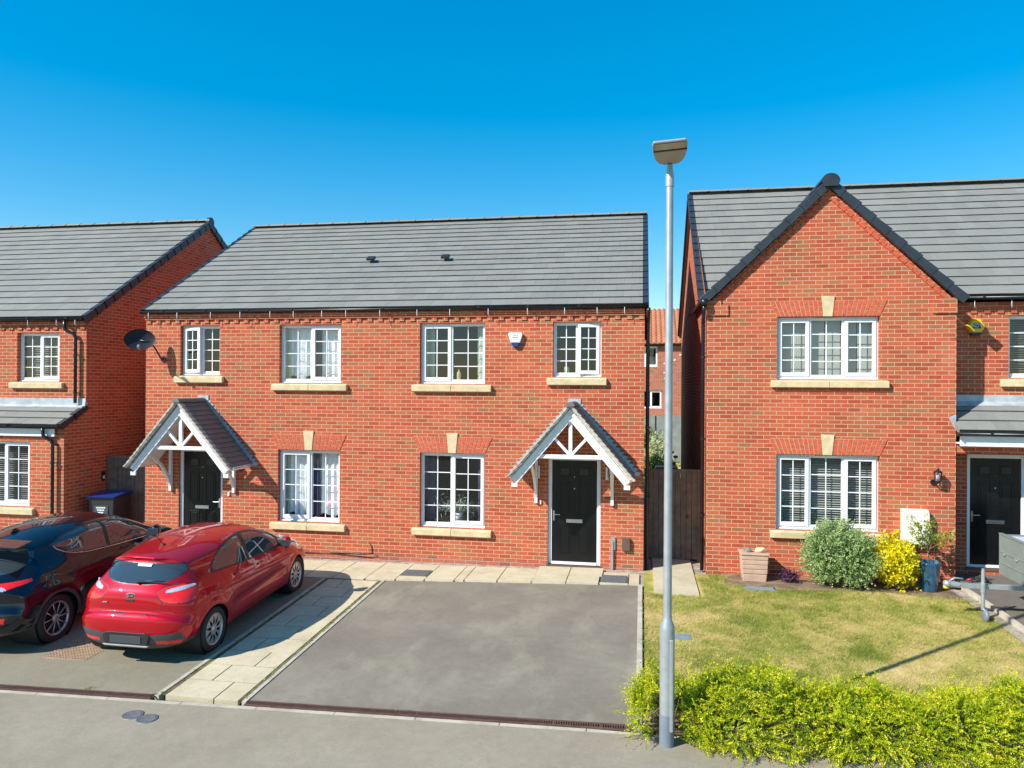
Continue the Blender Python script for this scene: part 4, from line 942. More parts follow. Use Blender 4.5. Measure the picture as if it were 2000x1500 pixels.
# ---------------------------------------------------------------- background beyond the gap
O4 = (6, 28, 0)
H4 = thing('rear_house', 'distant brick house with an orange pantile roof seen through the gap', 'house', O4)
W4 = [(4.55, 5.93, 4.44, 5.58), (4.95, 6.16, 2.12, 3.12)]
mb = MB(); wall_y(mb, 28, 1, 13, -.3, 5.6, W4); gablewall_x(mb, 1, [(28, -.3), (28, 5.6), (31.5, 7.9), (35, 5.6), (35, -.3)]); gablewall_x(mb, 13, [(28, -.3), (28, 5.6), (31.5, 7.9), (35, 5.6), (35, -.3)])
mb.build('wall', 'brick_dark', H4, O4)
mb = MB(); n = 13; Ls = math.hypot(3.7, 2.25); cols = 44
for k in range(n):
    for i in range(cols):
        x0 = 1+i*12/cols; wd = 12/cols; t0, t1 = k/n, (k+1)/n+.012
        mb.rnd = random.random(); y0_, y1_ = 27.8+3.7*t0, 27.8+3.7*t1; z0, z1 = 5.68+2.25*t0, 5.68+2.25*t1
        prof = [(0, .0), (.25, .05), (.5, .075), (.75, .05), (1, 0)]; vs = [(x0+p*wd, y0_, z0+h*1.5+.07) for p, h in prof]+[(x0+p*wd, y1_, z1+h*1.5) for p, h in prof]+[(x0+p*wd, y0_, z0+h) for p, h in prof]
        mb.add(vs, [(q, q+1, 6+q, 5+q) for q in range(4)]+[(10+q, 11+q, q+1, q) for q in range(4)])
mb.prism([(1, 27.85, 5.66), (1, 31.5, 7.88), (1, 35.2, 5.66)], (12, 0, 0)); mb.build('roof', 'pantile', H4, O4)
gutter(H4, O4, 1, 13, 27.72, 5.72, .08)
for q in W4: window(H4, O4, 28, *q, [(.5, 'fixed'), (.5, 'sash')], 'blindgap' if q[2] > 4 else 'dark', grid=(1, 1), vent=False)
mb = MB()
for k in range(26):
    x, z = random.uniform(6.22, 8.2), random.uniform(3.4, 5.4); mb.box(x, x+random.uniform(.06, .14), 27.985, 28.0, z, z+.06)
mb.build('paint_splash', 'whitep', H4, O4)
mb = MB(); mb.box(7.5, 7.65, 27.85, 28, 2.95, 3.15); mb.build('wall_lamp', 'black', H4, O4)
def fence(name, label, a, b, z0, z1, post=1.8, mat='fencegrey', bw=.12):
    a = Vector(a); b = Vector(b); d = b-a; L = d.length; d.normalize(); nr = Vector((-d.y, d.x)); F_ = thing(name, label, 'fence', (a.x, a.y, z0)); o_ = (a.x, a.y, z0)
    mb = MB(); n = int(L/bw); ang = math.atan2(d.y, d.x)
    for i in range(n):
        c = a+d*(i+.5)*bw; mt = Matrix.Translation((c.x, c.y, (z0+z1)/2)) @ Matrix.Rotation(ang, 4, 'Z') @ Matrix.Rotation(R(5), 4, 'Z'); mb.obox(mt, bw+.01, .018, z1-z0-.05)
    mb.build('boards', mat, F_, o_)
    k = 0
    while k*post <= L:
        c = a+d*k*post; mb = MB(); mb.box(c.x-.05, c.x+.05, c.y-.05-.03, c.y+.05-.03, z0, z1+.03); mb.build('post', mat, F_, o_); k += 1
fence('boundary_fence', 'grey close-boarded fence at the end of the back garden below the orange-roofed house', (2, 20), (7.1, 20), -.05, 2.05)
fence('side_fence', 'grey fence running back from the gate beside the garden bed', (6.42, 9.6), (6.8, 19.8), -.05, 1.75)

def leafcloud(P, N, size, aspect=.5, jitter=.6, rg=None, curl=.25):
    """P (n,3) positions, N (n,3) directions -> folded leaf quads (two quads per leaf)"""
    rg = rg or rng; n = len(P)
    d = N+rg.normal(0, jitter, (n, 3)); d /= np.linalg.norm(d, axis=1, keepdims=True)+1e-9
    t = np.cross(d, rg.normal(0, 1, (n, 3))); t /= np.linalg.norm(t, axis=1, keepdims=True)+1e-9
    u = np.cross(d, t); s = size*rg.uniform(.65, 1.3, (n, 1)); wv = s*aspect/2
    b = P; tip = P+d*s; mid = P+d*s*.5
    V = np.stack([b, mid+t*wv+u*wv*curl, tip, mid-t*wv+u*wv*curl], 1).reshape(-1, 3)
    F = np.arange(4*n).reshape(n, 4)
    return V, F
def sprays(bases, dirs, length, nleaf, lsize, droop=.5, rg=rng, aspect=.5, jit=.45):
    """arching leafy twigs: leaves set along curved stems"""
    n = len(bases); t = np.linspace(.08, 1, nleaf)[None, :, None]
    L = length*rg.uniform(.6, 1.25, (n, 1, 1)); D = dirs[:, None, :]
    bend = rg.normal(0, .25, (n, 1, 3)); bend[:, :, 2] -= droop
    P = bases[:, None, :]+D*L*t+bend*L*t**2*.6
    T = D+bend*1.2*t; T /= np.linalg.norm(T, axis=2, keepdims=True)
    side = np.cross(T, rg.normal(0, 1, (n, 1, 3))); side /= np.linalg.norm(side, axis=2, keepdims=True)+1e-9
    sg = np.where(np.arange(nleaf) % 2, 1, -1)[None, :, None]
    N = T*.6+side*sg
    return leafcloud(P.reshape(-1, 3), N.reshape(-1, 3), lsize, aspect, jit, rg)+(np.repeat(np.arange(n), nleaf), P)
def twigs(name, pts, r, parent, mat='trunk'):
    mb = MB(); mb.smooth = True
    for p in pts: mb.tube(p, r if not isinstance(r, tuple) else list(np.linspace(r[0], r[1], len(p))), 5)
    return mb.build(name, mat, parent)
def bush(name, label, cat, c, rad, mat, nsp, leaf, length=.22, nleaf=14, seed=1, lumps=7, droop=.15, aspect=.5, stems=True, flat=.85, group=None, jit=.45):
    rg = np.random.default_rng(seed); T = thing(name, label, cat, c, group=group); rx, ry, h = rad
    # uneven outline from several overlapping lobes
    lob = [(rg.uniform(-.45, .45)*rx, rg.uniform(-.45, .45)*ry, h*rg.uniform(.30, .62), rg.uniform(.5, .72)) for _ in range(lumps)]
    P = []; D = []
    while len(P) < nsp:
        l = lob[rg.integers(lumps)]; v = rg.normal(0, 1, 3); v /= np.linalg.norm(v); rr = rg.uniform(.55, 1)**.5
        p = np.array([l[0]+v[0]*rx*l[3]*rr, l[1]+v[1]*ry*l[3]*rr, l[2]+v[2]*h*.5*l[3]*1.25*rr])
        if p[2] < .02 or p[2] > h: continue
        P.append(p); dd = v+np.array([0, 0, .35]); D.append(dd/np.linalg.norm(dd))
    P = np.array(P); D = np.array(D); P -= D*length*.6
    P[:, 2] = np.maximum(P[:, 2], .02)
    V, F, sp, _ = sprays(P, D, length, nleaf, leaf, droop, rg, aspect, jit)
    V[:, 2] = np.maximum(V[:, 2], .005)
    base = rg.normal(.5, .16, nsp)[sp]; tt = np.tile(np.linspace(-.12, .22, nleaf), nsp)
    fastmesh('foliage', V, F, mat, np.clip(base+tt+rg.normal(0, .1, len(F)), 0, 1), parent=T)
    if stems: twigs('stems', [[(0, 0, 0), (l[0]*.5, l[1]*.5, l[2]*.6), (l[0], l[1], l[2])] for l in lob], (.02, .006), T)
    return T
bush('variegated_shrub', 'round grey-green variegated shrub under the lower window of the gabled house', 'shrub', (8.42, -.48, -.04), (.62, .46, 1.22), 'pitto', 2600, .032, .19, 16, 3, 9, aspect=.6)
bush('yellow_shrub', 'bright yellow leafy shrub right of the round grey-green shrub', 'shrub', (9.30, -.50, -.04), (.42, .36, .93), 'choisya', 620, .062, .16, 9, 5, 7, aspect=.55)
bush('purple_plant', 'small dark purple plant left of the round grey-green shrub', 'plant', (7.66, -.32, -.04), (.20, .14, .26), 'purple', 90, .04, .1, 8, 8, 4, stems=False)
bush('garden_shrub', 'green shrub furthest back against the grey garden fence', 'shrub', (5.0, 15.5, -.05), (.9, .8, 1.9), 'green', 500, .09, .4, 12, 21, 7)
bush('flowering_shrub', 'cream-flowered shrub in the back garden behind the lamp post', 'shrub', (5.62, 13.2, -.05), (.55, .5, 1.75), 'cream', 420, .09, .3, 10, 22, 6)
bush('climbing_shrub', 'low green shrub in the back garden beside the red flowers', 'shrub', (5.55, 11.5, -.05), (.5, .5, 1.25), 'green', 420, .07, .3, 10, 23, 6)
T = bush('red_flower_plant', 'red flowering plant in the back garden at the side fence', 'plant', (6.02, 10.6, -.05), (.20, .3, 1.15), 'green', 120, .06, .2, 10, 24, 4)
mb = MB(); mb.smooth = True
for q in ((0, -.3, 1.30), (.12, -.32, 1.16), (-.07, -.3, 1.05), (.05, -.32, .95)):
    mb.lathe([(0, -.05), (.07, -.03), (.085, .01), (.05, .04), (0, .045)], q, n=9)
mb.build('flower', 'flowerred', T)
mb = MB(); mb.box(5.5, 6.15, 9.0, 9.6, -.05, .82); mb.prism([(5.48, 8.98, .82), (6.17, 8.98, .82), (6.15, 9.0, .90), (5.5, 9.0, .90)], (0, .64, 0)); o = mb.build('storage_chest', 'bin'); settle(o, (5.7, 9.3, -.05)); tag(o, 'low black storage chest behind the side gate', 'storage box')

# ---------------------------------------------------------------- hedge
def vnoise(x, y, sc, seed):
    g_ = np.random.default_rng(seed).normal(0, 1, (128, 128)); u, v = x/sc+40, y/sc+60; i, j = np.floor(u).astype(int), np.floor(v).astype(int); a, b = u-i, v-j; a, b = a*a*(3-2*a), b*b*(3-2*b); q = lambda m_, n_: g_[m_ % 128, n_ % 128]
    return q(i, j)*(1-a)*(1-b)+q(i+1, j)*a*(1-b)+q(i, j+1)*(1-a)*b+q(i+1, j+1)*a*b
HG = thing('hedge', 'low bright yellow-green hedge of small-leaved sprays along the lawn front', 'hedge', (4.9, -5.8, -.25))
rg = np.random.default_rng(11); n = 11000
hx = rg.uniform(4.98, 12.2, n); cyl_t = rg.uniform(-.15*math.pi, 1.05*math.pi, n)
wob = .06*np.sin(hx*2.3)+.05*np.sin(hx*5.1+1)+.03*np.sin(hx*11)
ry_, rz_ = .52+wob*.8, .42+wob*1.2
endf = np.clip((hx-4.88)/.35, .25, 1)**.5
rr = rg.uniform(.55, 1, n)**.4*(1+.11*vnoise(hx, cyl_t*.5, .24, 8)+.06*vnoise(hx, cyl_t*.5, .11, 9))
hy = -5.83+ry_*endf*np.cos(cyl_t)*rr; hz = .14+rz_*endf*np.sin(cyl_t)*rr
gz_ = -.25
P = np.stack([hx, hy, np.maximum(hz, .02)+gz_], 1); cl = np.floor(hx*5.5)+np.floor(hy*6)*37+np.floor(hz*5)*91; cdx = np.sin(cl*12.9898)*.9; cdy = np.sin(cl*78.233)*.5; D = np.stack([rg.normal(0, .2, n)+cdx-np.where(hx < 5.3, .8, 0), np.cos(cyl_t)*.9+cdy, np.sin(cyl_t)*.8+.30], 1); D /= np.linalg.norm(D, axis=1, keepdims=True)
kp = ~((np.abs(P[:, 0]-5.335) < .17) & (P[:, 1] < -6.0)); P, D, cl = P[kp], D[kp], cl[kp]; n = len(P)
V, F, sp, _ = sprays(P-D*.12, D, .26, 32, .0195, .5, rg, .55, .18)
V[:, 2] = np.maximum(V[:, 2], gz_-.01)
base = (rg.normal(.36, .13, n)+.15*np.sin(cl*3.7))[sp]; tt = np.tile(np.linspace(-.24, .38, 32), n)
V -= np.array([4.9, -5.8, -.25])
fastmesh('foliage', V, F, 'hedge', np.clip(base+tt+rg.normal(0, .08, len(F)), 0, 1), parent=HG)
pts = []
for k in range(170):
    x = rg.uniform(.25, 7); b = (x, rg.uniform(-.2, .2), 0); pts.append([b, (x+rg.normal(0, .12), b[1]*1.5+rg.normal(0, .1), .2), (x+rg.normal(0, .2), b[1]*2+rg.normal(0, .15), rg.uniform(.3, .5))])
twigs('stems', pts, (.008, .004), HG)
# long shoots standing out of the top
n2 = 150; hx = rg.uniform(5.0, 12, n2); P = np.stack([hx, rg.uniform(-6.0, -5.35, n2), np.full(n2, .16)], 1); P[:, 2] += .05*np.sin(hx*2.3)
D = np.stack([rg.normal(0, .5, n2), rg.normal(.1, .5, n2), np.full(n2, .9)], 1); D /= np.linalg.norm(D, axis=1, keepdims=True)
V, F, sp, _ = sprays(P, D, .26, 22, .020, .25, rg, .6, .3); V -= np.array([4.9, -5.8, -.25])
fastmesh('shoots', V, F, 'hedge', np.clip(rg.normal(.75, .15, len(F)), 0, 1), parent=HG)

# ---------------------------------------------------------------- lawn blades
rg = np.random.default_rng(5); n = 170000
bx = rg.uniform(5.12, 10.3, n); by = rg.uniform(-5.6, -.05, n)
keep = ~((bx < 6.08) & (by > -1.45)); keep &= ~((by > -.72+.12*np.sin(bx*2.3)) & (bx > 6.6)); keep &= ~((np.abs(bx-7.05) < .27) & (np.abs(by+.82) < .15)) & ~((np.abs(bx-5.63) < .15) & (np.abs(by+3.25) < .14))
bx, by = bx[keep], by[keep]; n = len(bx)
gxy = np.array([G(a, b) for a, b in zip(bx, by)])-.012
ph = (vnoise(bx, by, 1.3, 1)*.8+vnoise(bx, by, .5, 2)*.7+vnoise(bx, by, .2, 3)*.7+vnoise(bx, by, .09, 4)*.6)/1.6
hgt = rg.uniform(.018, .045, n)*np.clip(1+.35*ph, .4, 2)
ang = rg.uniform(0, 2*np.pi, n); lean = rg.normal(0, .9, (n, 2))
w0 = .0028
dx, dy = np.cos(ang)*w0, np.sin(ang)*w0
V = np.stack([np.stack([bx-dx, by-dy, gxy], 1), np.stack([bx+dx, by+dy, gxy], 1), np.stack([bx+lean[:, 0]*hgt, by+lean[:, 1]*hgt, gxy+hgt], 1)], 1).reshape(-1, 3)
o = fastmesh('grass', V, np.arange(3*n).reshape(n, 3), 'blade', np.clip(.50-.30*ph+rg.normal(0, .15, n), 0, 1)); o['kind'] = 'stuff'

# ---------------------------------------------------------------- street lamp
LO = (5.335, -6.24, -.27)
LP = thing('street_lamp', 'tall galvanised street lamp standing at the left end of the hedge', 'street lamp', LO)
mb = MB(); mb.smooth = True
mb.lathe([(.074, 0), (.074, .36)], LO, n=28); o = mb.build('painted_base', 'galvdark', LP, LO)
mb = MB(); mb.smooth = True; mb.lathe([(.073, .36), (.073, 1.20), (.070, 1.24), (.046, 1.30), (.042, 1.34), (.036, 5.63)], LO, n=28); mb.build('pole', 'galv', LP, LO)
mb = MB(); mb.box(LO[0]+.018, LO[0]+.06, LO[1]-.072, LO[1]-.05, .20+LO[2], 1.12+LO[2]); mb.build('access_door', 'galv', LP, LO, bevel=.012)
mb = MB(); mb.smooth = True; mb.lathe([(.041, 5.63), (.043, 5.67), (.041, 5.73), (.030, 5.81), (.028, 5.85)], LO, n=20); mb.build('collar', 'lampcase', LP, LO)
hz0 = 5.825+LO[2]; lx, ly = LO[0], LO[1]
# lantern head: tilted shell seen from below, nose towards the houses
mt = Matrix.Translation((lx+.005, ly+.02, hz0)) @ Matrix.Rotation(R(-2), 4, 'Z') @ Matrix.Rotation(R(-3), 4, 'Y') @ Matrix.Rotation(R(-9), 4, 'X')
HS = .74
out0 = [(-.08, -.10), (-.14, -.06), (-.185, .04), (-.215, .22), (-.22, .42), (-.20, .50), (.20, .50), (.22, .42), (.215, .22), (.185, .04), (.14, -.06), (.08, -.10)]
out = [(x*HS, y*HS*1.08) for x, y in out0]; mb = MB(); mb.smooth = False; n = len(out)
lo = [mt @ Vector((x, -y*1.0-.1, .03+.0*y)) for x, y in out]; 
# y negative = towards the road (camera side)
mdl = [mt @ Vector((x*1.04, -y*1.02-.1, .046)) for x, y in out]; top = [mt @ Vector((x*.86, -y*.86-.11, .072)) for x, y in out]
mb.add(lo+mdl+top, [(k, (k+1) % n, n+(k+1) % n, n+k) for k in range(n)]+[(n+k, n+(k+1) % n, 2*n+(k+1) % n, 2*n+k) for k in range(n)]+[[2*n+k for k in range(n)]]); mb.mi = 1; mb.add(lo, [list(range(n))[::-1]])
mb.build('lamp_head', ['lampcase', 'lampin'], LP, LO, bevel=.008)
mb = MB(); mb.obox(mt @ Matrix.Translation((0, -.43, .024)), .27, .12, .014); mb.build('lens', 'lampglass', LP, LO)
mb = MB(); mb.obox(mt @ Matrix.Translation((0, -.335, .023)), .32, .012, .012); mb.obox(mt @ Matrix.Translation((0, -.50, .023)), .30, .010, .010); mb.build('hinge_bar', 'trimgrey', LP, LO)

# ---------------------------------------------------------------- drains and covers
def drain(x0, x1, y0, label):
    D_ = thing('channel_drain', label, 'drain', (x0, YB(x0)+.05, G(x0, -6.05)), group='channel drains across the driveways')
    o_ = (x0, YB(x0)+.05, G(x0, -6.05)); mb = MB(); x = x0
    n = int((x1-x0)/.026)
    fr = MB()
    for k in range(n):
        x = x0+k*.026; yb = YB(x); z = G(x, -6.05)
        mb.box(x+.007, x+.021, yb+.022, yb+.098, z-.012, z+.004)
    for k in range(int((x1-x0)/.5)+1):
        a, b = x0+k*.5, min(x0+(k+1)*.5, x1)
        for q in (.0, .098):
            vs = [(a, YB(a)+q, G(a, -6.05)+.005), (b, YB(b)+q, G(b, -6.05)+.005), (b, YB(b)+q+.02, G(b, -6.05)+.005), (a, YB(a)+q+.02, G(a, -6.05)+.005)]; vs += [(p[0], p[1], p[2]-.05) for p in vs]
            fr.add(vs, [(0, 1, 2, 3), (0, 4, 5, 1), (2, 6, 7, 3)])
        mb.box(a, a+.012, YB(a)+.02, YB(a)+.1, G(a, -6)-.012, G(a, -6)+.004)
    mb.build('grating', 'rust', D_, o_); fr.build('channel_rim', 'rust', D_, o_)
    bt = MB(); bt.poly([(x0, YB(x0), G(x0, -6)-.03), (x1, YB(x1), G(x1, -6)-.03), (x1, YB(x1)+.12, G(x1, -6)-.03), (x0, YB(x0)+.12, G(x0, -6)-.03)]); bt.build('channel', 'dark', D_, o_)
drain(.66, 5.0, 0, 'rusty slotted channel drain across the empty driveway'); drain(-9, -.5, 0, 'rusty slotted channel drain across the driveway with the two cars')
def cover(x0, x1, y0, y1, h, label, mat='iron', name='manhole_cover', cat='manhole cover', grid=True, group=None):
    mb = MB(); z = lambda x, y: G(x, y)+h
    def slabq(a, b, c, d, t, e=.03):
        vs = [(a, c, z(a, c)+t), (b, c, z(b, c)+t), (b, d, z(b, d)+t), (a, d, z(a, d)+t)]; vs += [(p[0], p[1], p[2]-e) for p in vs]; mb.add(vs, [(0, 1, 2, 3), (0, 4, 5, 1), (1, 5, 6, 2), (2, 6, 7, 3), (3, 7, 4, 0)])
    slabq(x0, x1, y0, y1, 0); f = .022
    for q in ((x0+f, x1-f, y0+f, y1-f),): slabq(*q, .004, .003)
    if grid:
        nx, ny = int((x1-x0-.06)/.045), int((y1-y0-.06)/.045)
        for i in range(nx):
            for j in range(ny): a = x0+.035+i*.045; b = y0+.035+j*.045; slabq(a, a+.028, b, b+.028, .0075, .003)
    c = ((x0+x1)/2, (y0+y1)/2, z((x0+x1)/2, (y0+y1)/2)); o = mb.build(name, mat); settle(o, c); return tag(o, label, cat, group)
cover(.82, 1.30, -1.09, -.68, .012, 'grey iron manhole cover in the paving below the centre house window')
cover(4.38, 4.84, -.98, -.52, .012, 'grey iron manhole cover in the paving right of the front door')
cover(5.5, 5.76, -3.36, -3.14, -.004, 'small blue-grey cover in the lawn behind the street lamp', 'slatestone', grid=False)
cover(6.80, 7.30, -.95, -.70, .0, 'flat blue-grey stone in the lawn in front of the planter', 'slatestone', 'stepping_stone', 'flagstone', False)
# perforated grate below the cars
mb = MB(); x0, x1, y0, y1 = -2.72, -2.08, -5.25, -4.55; nx, ny = 14, 15
zz = G(-2.4, -4.9)
for j in range(ny+1): y = y0+(y1-y0)*j/ny; zq = G(-2.4, y)+.008; mb.box(x0, x1, y-.010, y+.010, zq-.012, zq)
for i in range(nx+1):
    x = x0+(x1-x0)*i/nx
    for j in range(ny): ya, yb_ = y0+(y1-y0)*j/ny+.0101, y0+(y1-y0)*(j+1)/ny-.0101; zq = G(-2.4, (ya+yb_)/2)+.0075; mb.box(x-.010, x+.010, ya, yb_, zq-.012, zq)
o = mb.build('drain_grate', 'rustlt'); settle(o, (-2.4, -4.9, zz)); tag(o, 'square perforated rusty drain grate on the ground left of the red car', 'drain')
for cx_, lab in ((-.42, 'left'), (-.20, 'right')):
    mb = MB(); mb.smooth = True; z = G(cx_, -6.5)-.004; dy = -.0 if lab == 'left' else -.06
    mb.lathe([(.115, -.02), (.115, .004), (.10, .007), (.095, .003), (0, .003)], (cx_, -6.52+dy, z), n=22); mb.smooth = False
    for k in range(-3, 4): mb.box(cx_-math.sqrt(max(.0081-(k*.025)**2, 0)), cx_+math.sqrt(max(.0081-(k*.025)**2, 0)), -6.52+dy+k*.025-.006, -6.52+dy+k*.025+.006, z, z+.008)
    o = mb.build('valve_cover', 'iron'); settle(o, (cx_, -6.52+dy, z)); tag(o, 'round iron valve cover in the road, %s of the touching pair' % lab, 'valve cover', 'round valve covers in the road')

# weeds in the joints of the path and at the drain ends
rg = np.random.default_rng(77); P = []
for (x0, y0, x1, y1, n_) in ((.585, -4.6, .585, -2.4, 55), (.59, -6.0, .59, -5.0, 22), (-.43, -6.0, -.42, -3.2, 26), (-.5, -6.02, -.44, -5.98, 6), (-1.45, -6.0, -1.35, -5.98, 5), (2.4, -6.0, 2.6, -5.95, 4), (5.1, -5.0, 5.1, -1.6, 30)):
    t_ = rg.uniform(0, 1, n_); xx = x0+(x1-x0)*t_+rg.normal(0, .012, n_); yy = y0+(y1-y0)*t_; P += [(a, b, G(a, b)) for a, b in zip(xx, yy)]
P = np.array(P); D = rg.normal(0, .5, P.shape); D[:, 2] = .8; D /= np.linalg.norm(D, axis=1, keepdims=True)
V, F, sp, _ = sprays(P, D, .045, 7, .018, .4, rg, .5, .5); o = fastmesh('weeds', V, F, 'green', rg.uniform(.2, 1, len(F))); o['kind'] = 'stuff'
# ---------------------------------------------------------------- planter, pots, stones
PO = (7.03, -.22, -.05)
PL = thing('stone_planter', 'square pinkish planter with grooved front standing against the gabled house', 'planter', PO)
mb = MB()
def frustum(mb, c, w0, d0, w1, d1, z0, z1):
    x, y = c; lo_ = [(x-w0/2, y-d0/2, z0), (x+w0/2, y-d0/2, z0), (x+w0/2, y+d0/2, z0), (x-w0/2, y+d0/2, z0)]; hi = [(x-w1/2, y-d1/2, z1), (x+w1/2, y-d1/2, z1), (x+w1/2, y+d1/2, z1), (x-w1/2, y+d1/2, z1)]
    mb.add(lo_+hi, [(3, 2, 1, 0), (4, 5, 6, 7), (0, 1, 5, 4), (1, 2, 6, 5), (2, 3, 7, 6), (3, 0, 4, 7)])
frustum(mb, PO[:2], .38, .30, .41, .33, -.06, .09)
z = .095
for k in range(4):
    frustum(mb, PO[:2], .42+.008*k, .34+.006*k, .427+.008*k, .345+.006*k, z, z+.078); z += .081
frustum(mb, PO[:2], .48, .39, .49, .40, z, z+.03); mb.build('pot', 'terra', PL, PO, bevel=.012)
ZT = z+.03
def rock(c, r, mat, label, name='rock', seed=0):
    rr_ = random.Random(seed); bm = bmesh.new(); bmesh.ops.create_icosphere(bm, subdivisions=2, radius=1)
    for v in bm.verts: v.co *= 1+rr_.uniform(-.16, .16); v.co.x *= r[0]; v.co.y *= r[1]; v.co.z *= r[2]
    me = bpy.data.meshes.new(name); bm.to_mesh(me); bm.free(); me.materials.append(M[mat]); o = bpy.data.objects.new(name, me); C.objects.link(o); o.location = c; return tag(o, label, 'stone')
rock((6.92, -.24, ZT+.03), (.075, .06, .045), 'rockgrey', 'grey-green stone on the left of the pinkish planter', seed=1)
rock((7.14, -.24, ZT+.035), (.095, .07, .055), 'rock', 'cream stone on the right of the pinkish planter', seed=4)
BO = (9.82, -.42, -.04)
BP = thing('potted_tree', 'small leafy tree in a glazed blue pot beside the yellow shrub', 'potted tree', BO)
mb = MB(); mb.smooth = True; mb.lathe([(0, 0), (.115, 0), (.12, .02), (.15, .25), (.165, .42), (.178, .47), (.178, .495), (.155, .495), (.145, .44), (0, .43)], BO, n=32); mb.build('pot', 'bluepot', BP, BO)
rg = np.random.default_rng(31)
twl = [[(0, 0, .42), (-.01, 0, .62), (-.04, .01, .8)], [(-.01, 0, .62), (.05, .02, .82), (.02, 0, 1.0)], [(-.04, .01, .8), (-.14, 0, 1.0), (-.2, 0, 1.12)], [(.0, 0, .7), (.18, 0, .82), (.34, .02, .93)], [(-.04, .01, .8), (-.02, 0, 1.0), (.02, 0, 1.15)], [(0, 0, .68), (-.13, .03, .8), (-.22, 0, .88)]]
twigs('stems', twl, (.012, .004), BP)
P = []; 
for t in twl[1:]:
    for k in range(26): 
        q = rg.uniform(.35, 1.05); a, b, c_ = [np.array(v) for v in t]; p = a*(1-q)**2+2*b*q*(1-q)+c_*q*q; P.append(p+rg.normal(0, .05, 3))
P = np.array(P); D = rg.normal(0, 1, P.shape); D[:, 2] = np.abs(D[:, 2])*.5; D /= np.linalg.norm(D, axis=1, keepdims=True)
V, F, sp, _ = sprays(P, D, .085, 6, .055, .3, rg, .42, .5); fastmesh('foliage', V, F, 'green', np.clip(rg.normal(.65, .25, len(F)), 0, 1), parent=BP)
# indoor items seen through the glass
T = thing('house_plant', 'silvery arching plant standing inside the lower right window of the centre house', 'plant', (1.47, .42, .62))
rg = np.random.default_rng(41); n = 70; D = np.stack([rg.normal(0, .7, n), rg.normal(0, .3, n), rg.uniform(.5, 1.2, n)], 1); D /= np.linalg.norm(D, axis=1, keepdims=True)
V, F, sp, _ = sprays(np.tile([[0, 0, .22]], (n, 1)), D, .55, 9, .10, .9, rg, .16, .12); fastmesh('leaves', V, F, 'silverleaf', rg.uniform(.2, 1, len(F)), parent=T)
mb = MB(); mb.smooth = True; mb.lathe([(0, 0), (.09, 0), (.13, .22), (.12, .22), (0, .2)], n=20); mb.build('pot', 'whitep', T)
def small(name, prof, loc, mat, label, cat):
    mb = MB(); mb.smooth = True; mb.lathe(prof, (0, 0, 0), n=16); o = mb.build(name, mat); o.location = loc; return tag(o, label, cat)
small('bottle', [(0, 0), (.045, 0), (.045, .13), (.018, .18), (.018, .21), (0, .21)], (1.55, .19, 3.46), 'rock', 'tan bottle on the inside sill of the upper right bedroom window', 'bottle')
small('jar', [(0, 0), (.05, 0), (.05, .12), (0, .12)], (3.66, .19, 3.6), 'silverleaf', 'pale green jar on the inside sill of the right-hand bathroom window', 'jar')

# ---------------------------------------------------------------- wheelie bin
WB = (-6.05, .15, -.015)
B_ = thing('wheelie_bin', 'dark wheelie bin with a bright blue lid in the gap beside the left house', 'bin', WB, R(6))
mb = MB(); frustum(mb, (0, 0), .44, .52, .56, .62, .06, .98); mb.box(-.30, .30, -.33, -.30, .95, 1.0); mb.build('body', 'bin', B_, bevel=.02)
mb = MB(); mb.prism([(-.31, -.35, .985), (-.31, -.37, 1.01), (-.31, .0, 1.05), (-.31, .34, 1.06), (-.31, .36, 1.0)], (.62, 0, 0)); mb.build('lid', 'bluelid', B_, bevel=.015)
mb = MB(); mb.box(-.15, .15, -.309, -.296, .58, .82); mb.build('panel', 'trimgrey', B_)
for k, (wd_, n_) in enumerate(((.10, 6), (.08, 5), (.06, 4))):
    mb = MB()
    for q in range(n_): mb.box(-wd_+q*2*wd_/n_, -wd_+(q+.8)*2*wd_/n_, -.3125, -.3095, .762-.05*k, .79-.05*k)
    mb.build('print_line', 'sticker', B_)
for sx in (-1, 1):
    mb = MB(); mb.smooth = True; mb.lathe([(0, -.025), (.10, -.025), (.10, .025), (0, .025)], (sx*.27, .28, .10), axis='x', n=20); mb.build('wheel', 'tyre', B_)
mb = MB(); mb.smooth = True; mb.tube([(-.26, .34, .98), (-.26, .40, .98), (.26, .40, .98), (.26, .34, .98)], .015, 8); mb.build('handle', 'bin', B_)
# ---------------------------------------------------------------- cars
def spline(pts, per=14):
    p = np.array(pts, float); n = len(p); out = []
    for i in range(n):
        a, b, c, d = p[i-1], p[i], p[(i+1) % n], p[(i+2) % n]; t = np.linspace(0, 1, per, endpoint=False)[:, None]
        out.append(.5*((2*b)+(-a+c)*t+(2*a-5*b+4*c-d)*t**2+(-a+3*b-3*c+d)*t**3))
    return np.concatenate(out)
def resample(q, N):
    c = np.vstack([q, q[:1]]); s = np.concatenate([[0], np.cumsum(np.linalg.norm(np.diff(c[:, :2], axis=0), axis=1))]); t = np.linspace(0, s[-1], N, endpoint=False)
    return np.stack([np.interp(t, s, c[:, k]) for k in range(c.shape[1])], 1)
def inpoly(px, pz, poly):
    r = np.zeros(px.shape, bool); n = len(poly)
    for i in range(n):
        x1, y1 = poly[i]; x2, y2 = poly[(i+1) % n]
        c = ((y1 > pz) != (y2 > pz)) & (px < (x2-x1)*(pz-y1)/(y2-y1+1e-12)+x1); r ^= c
    return r
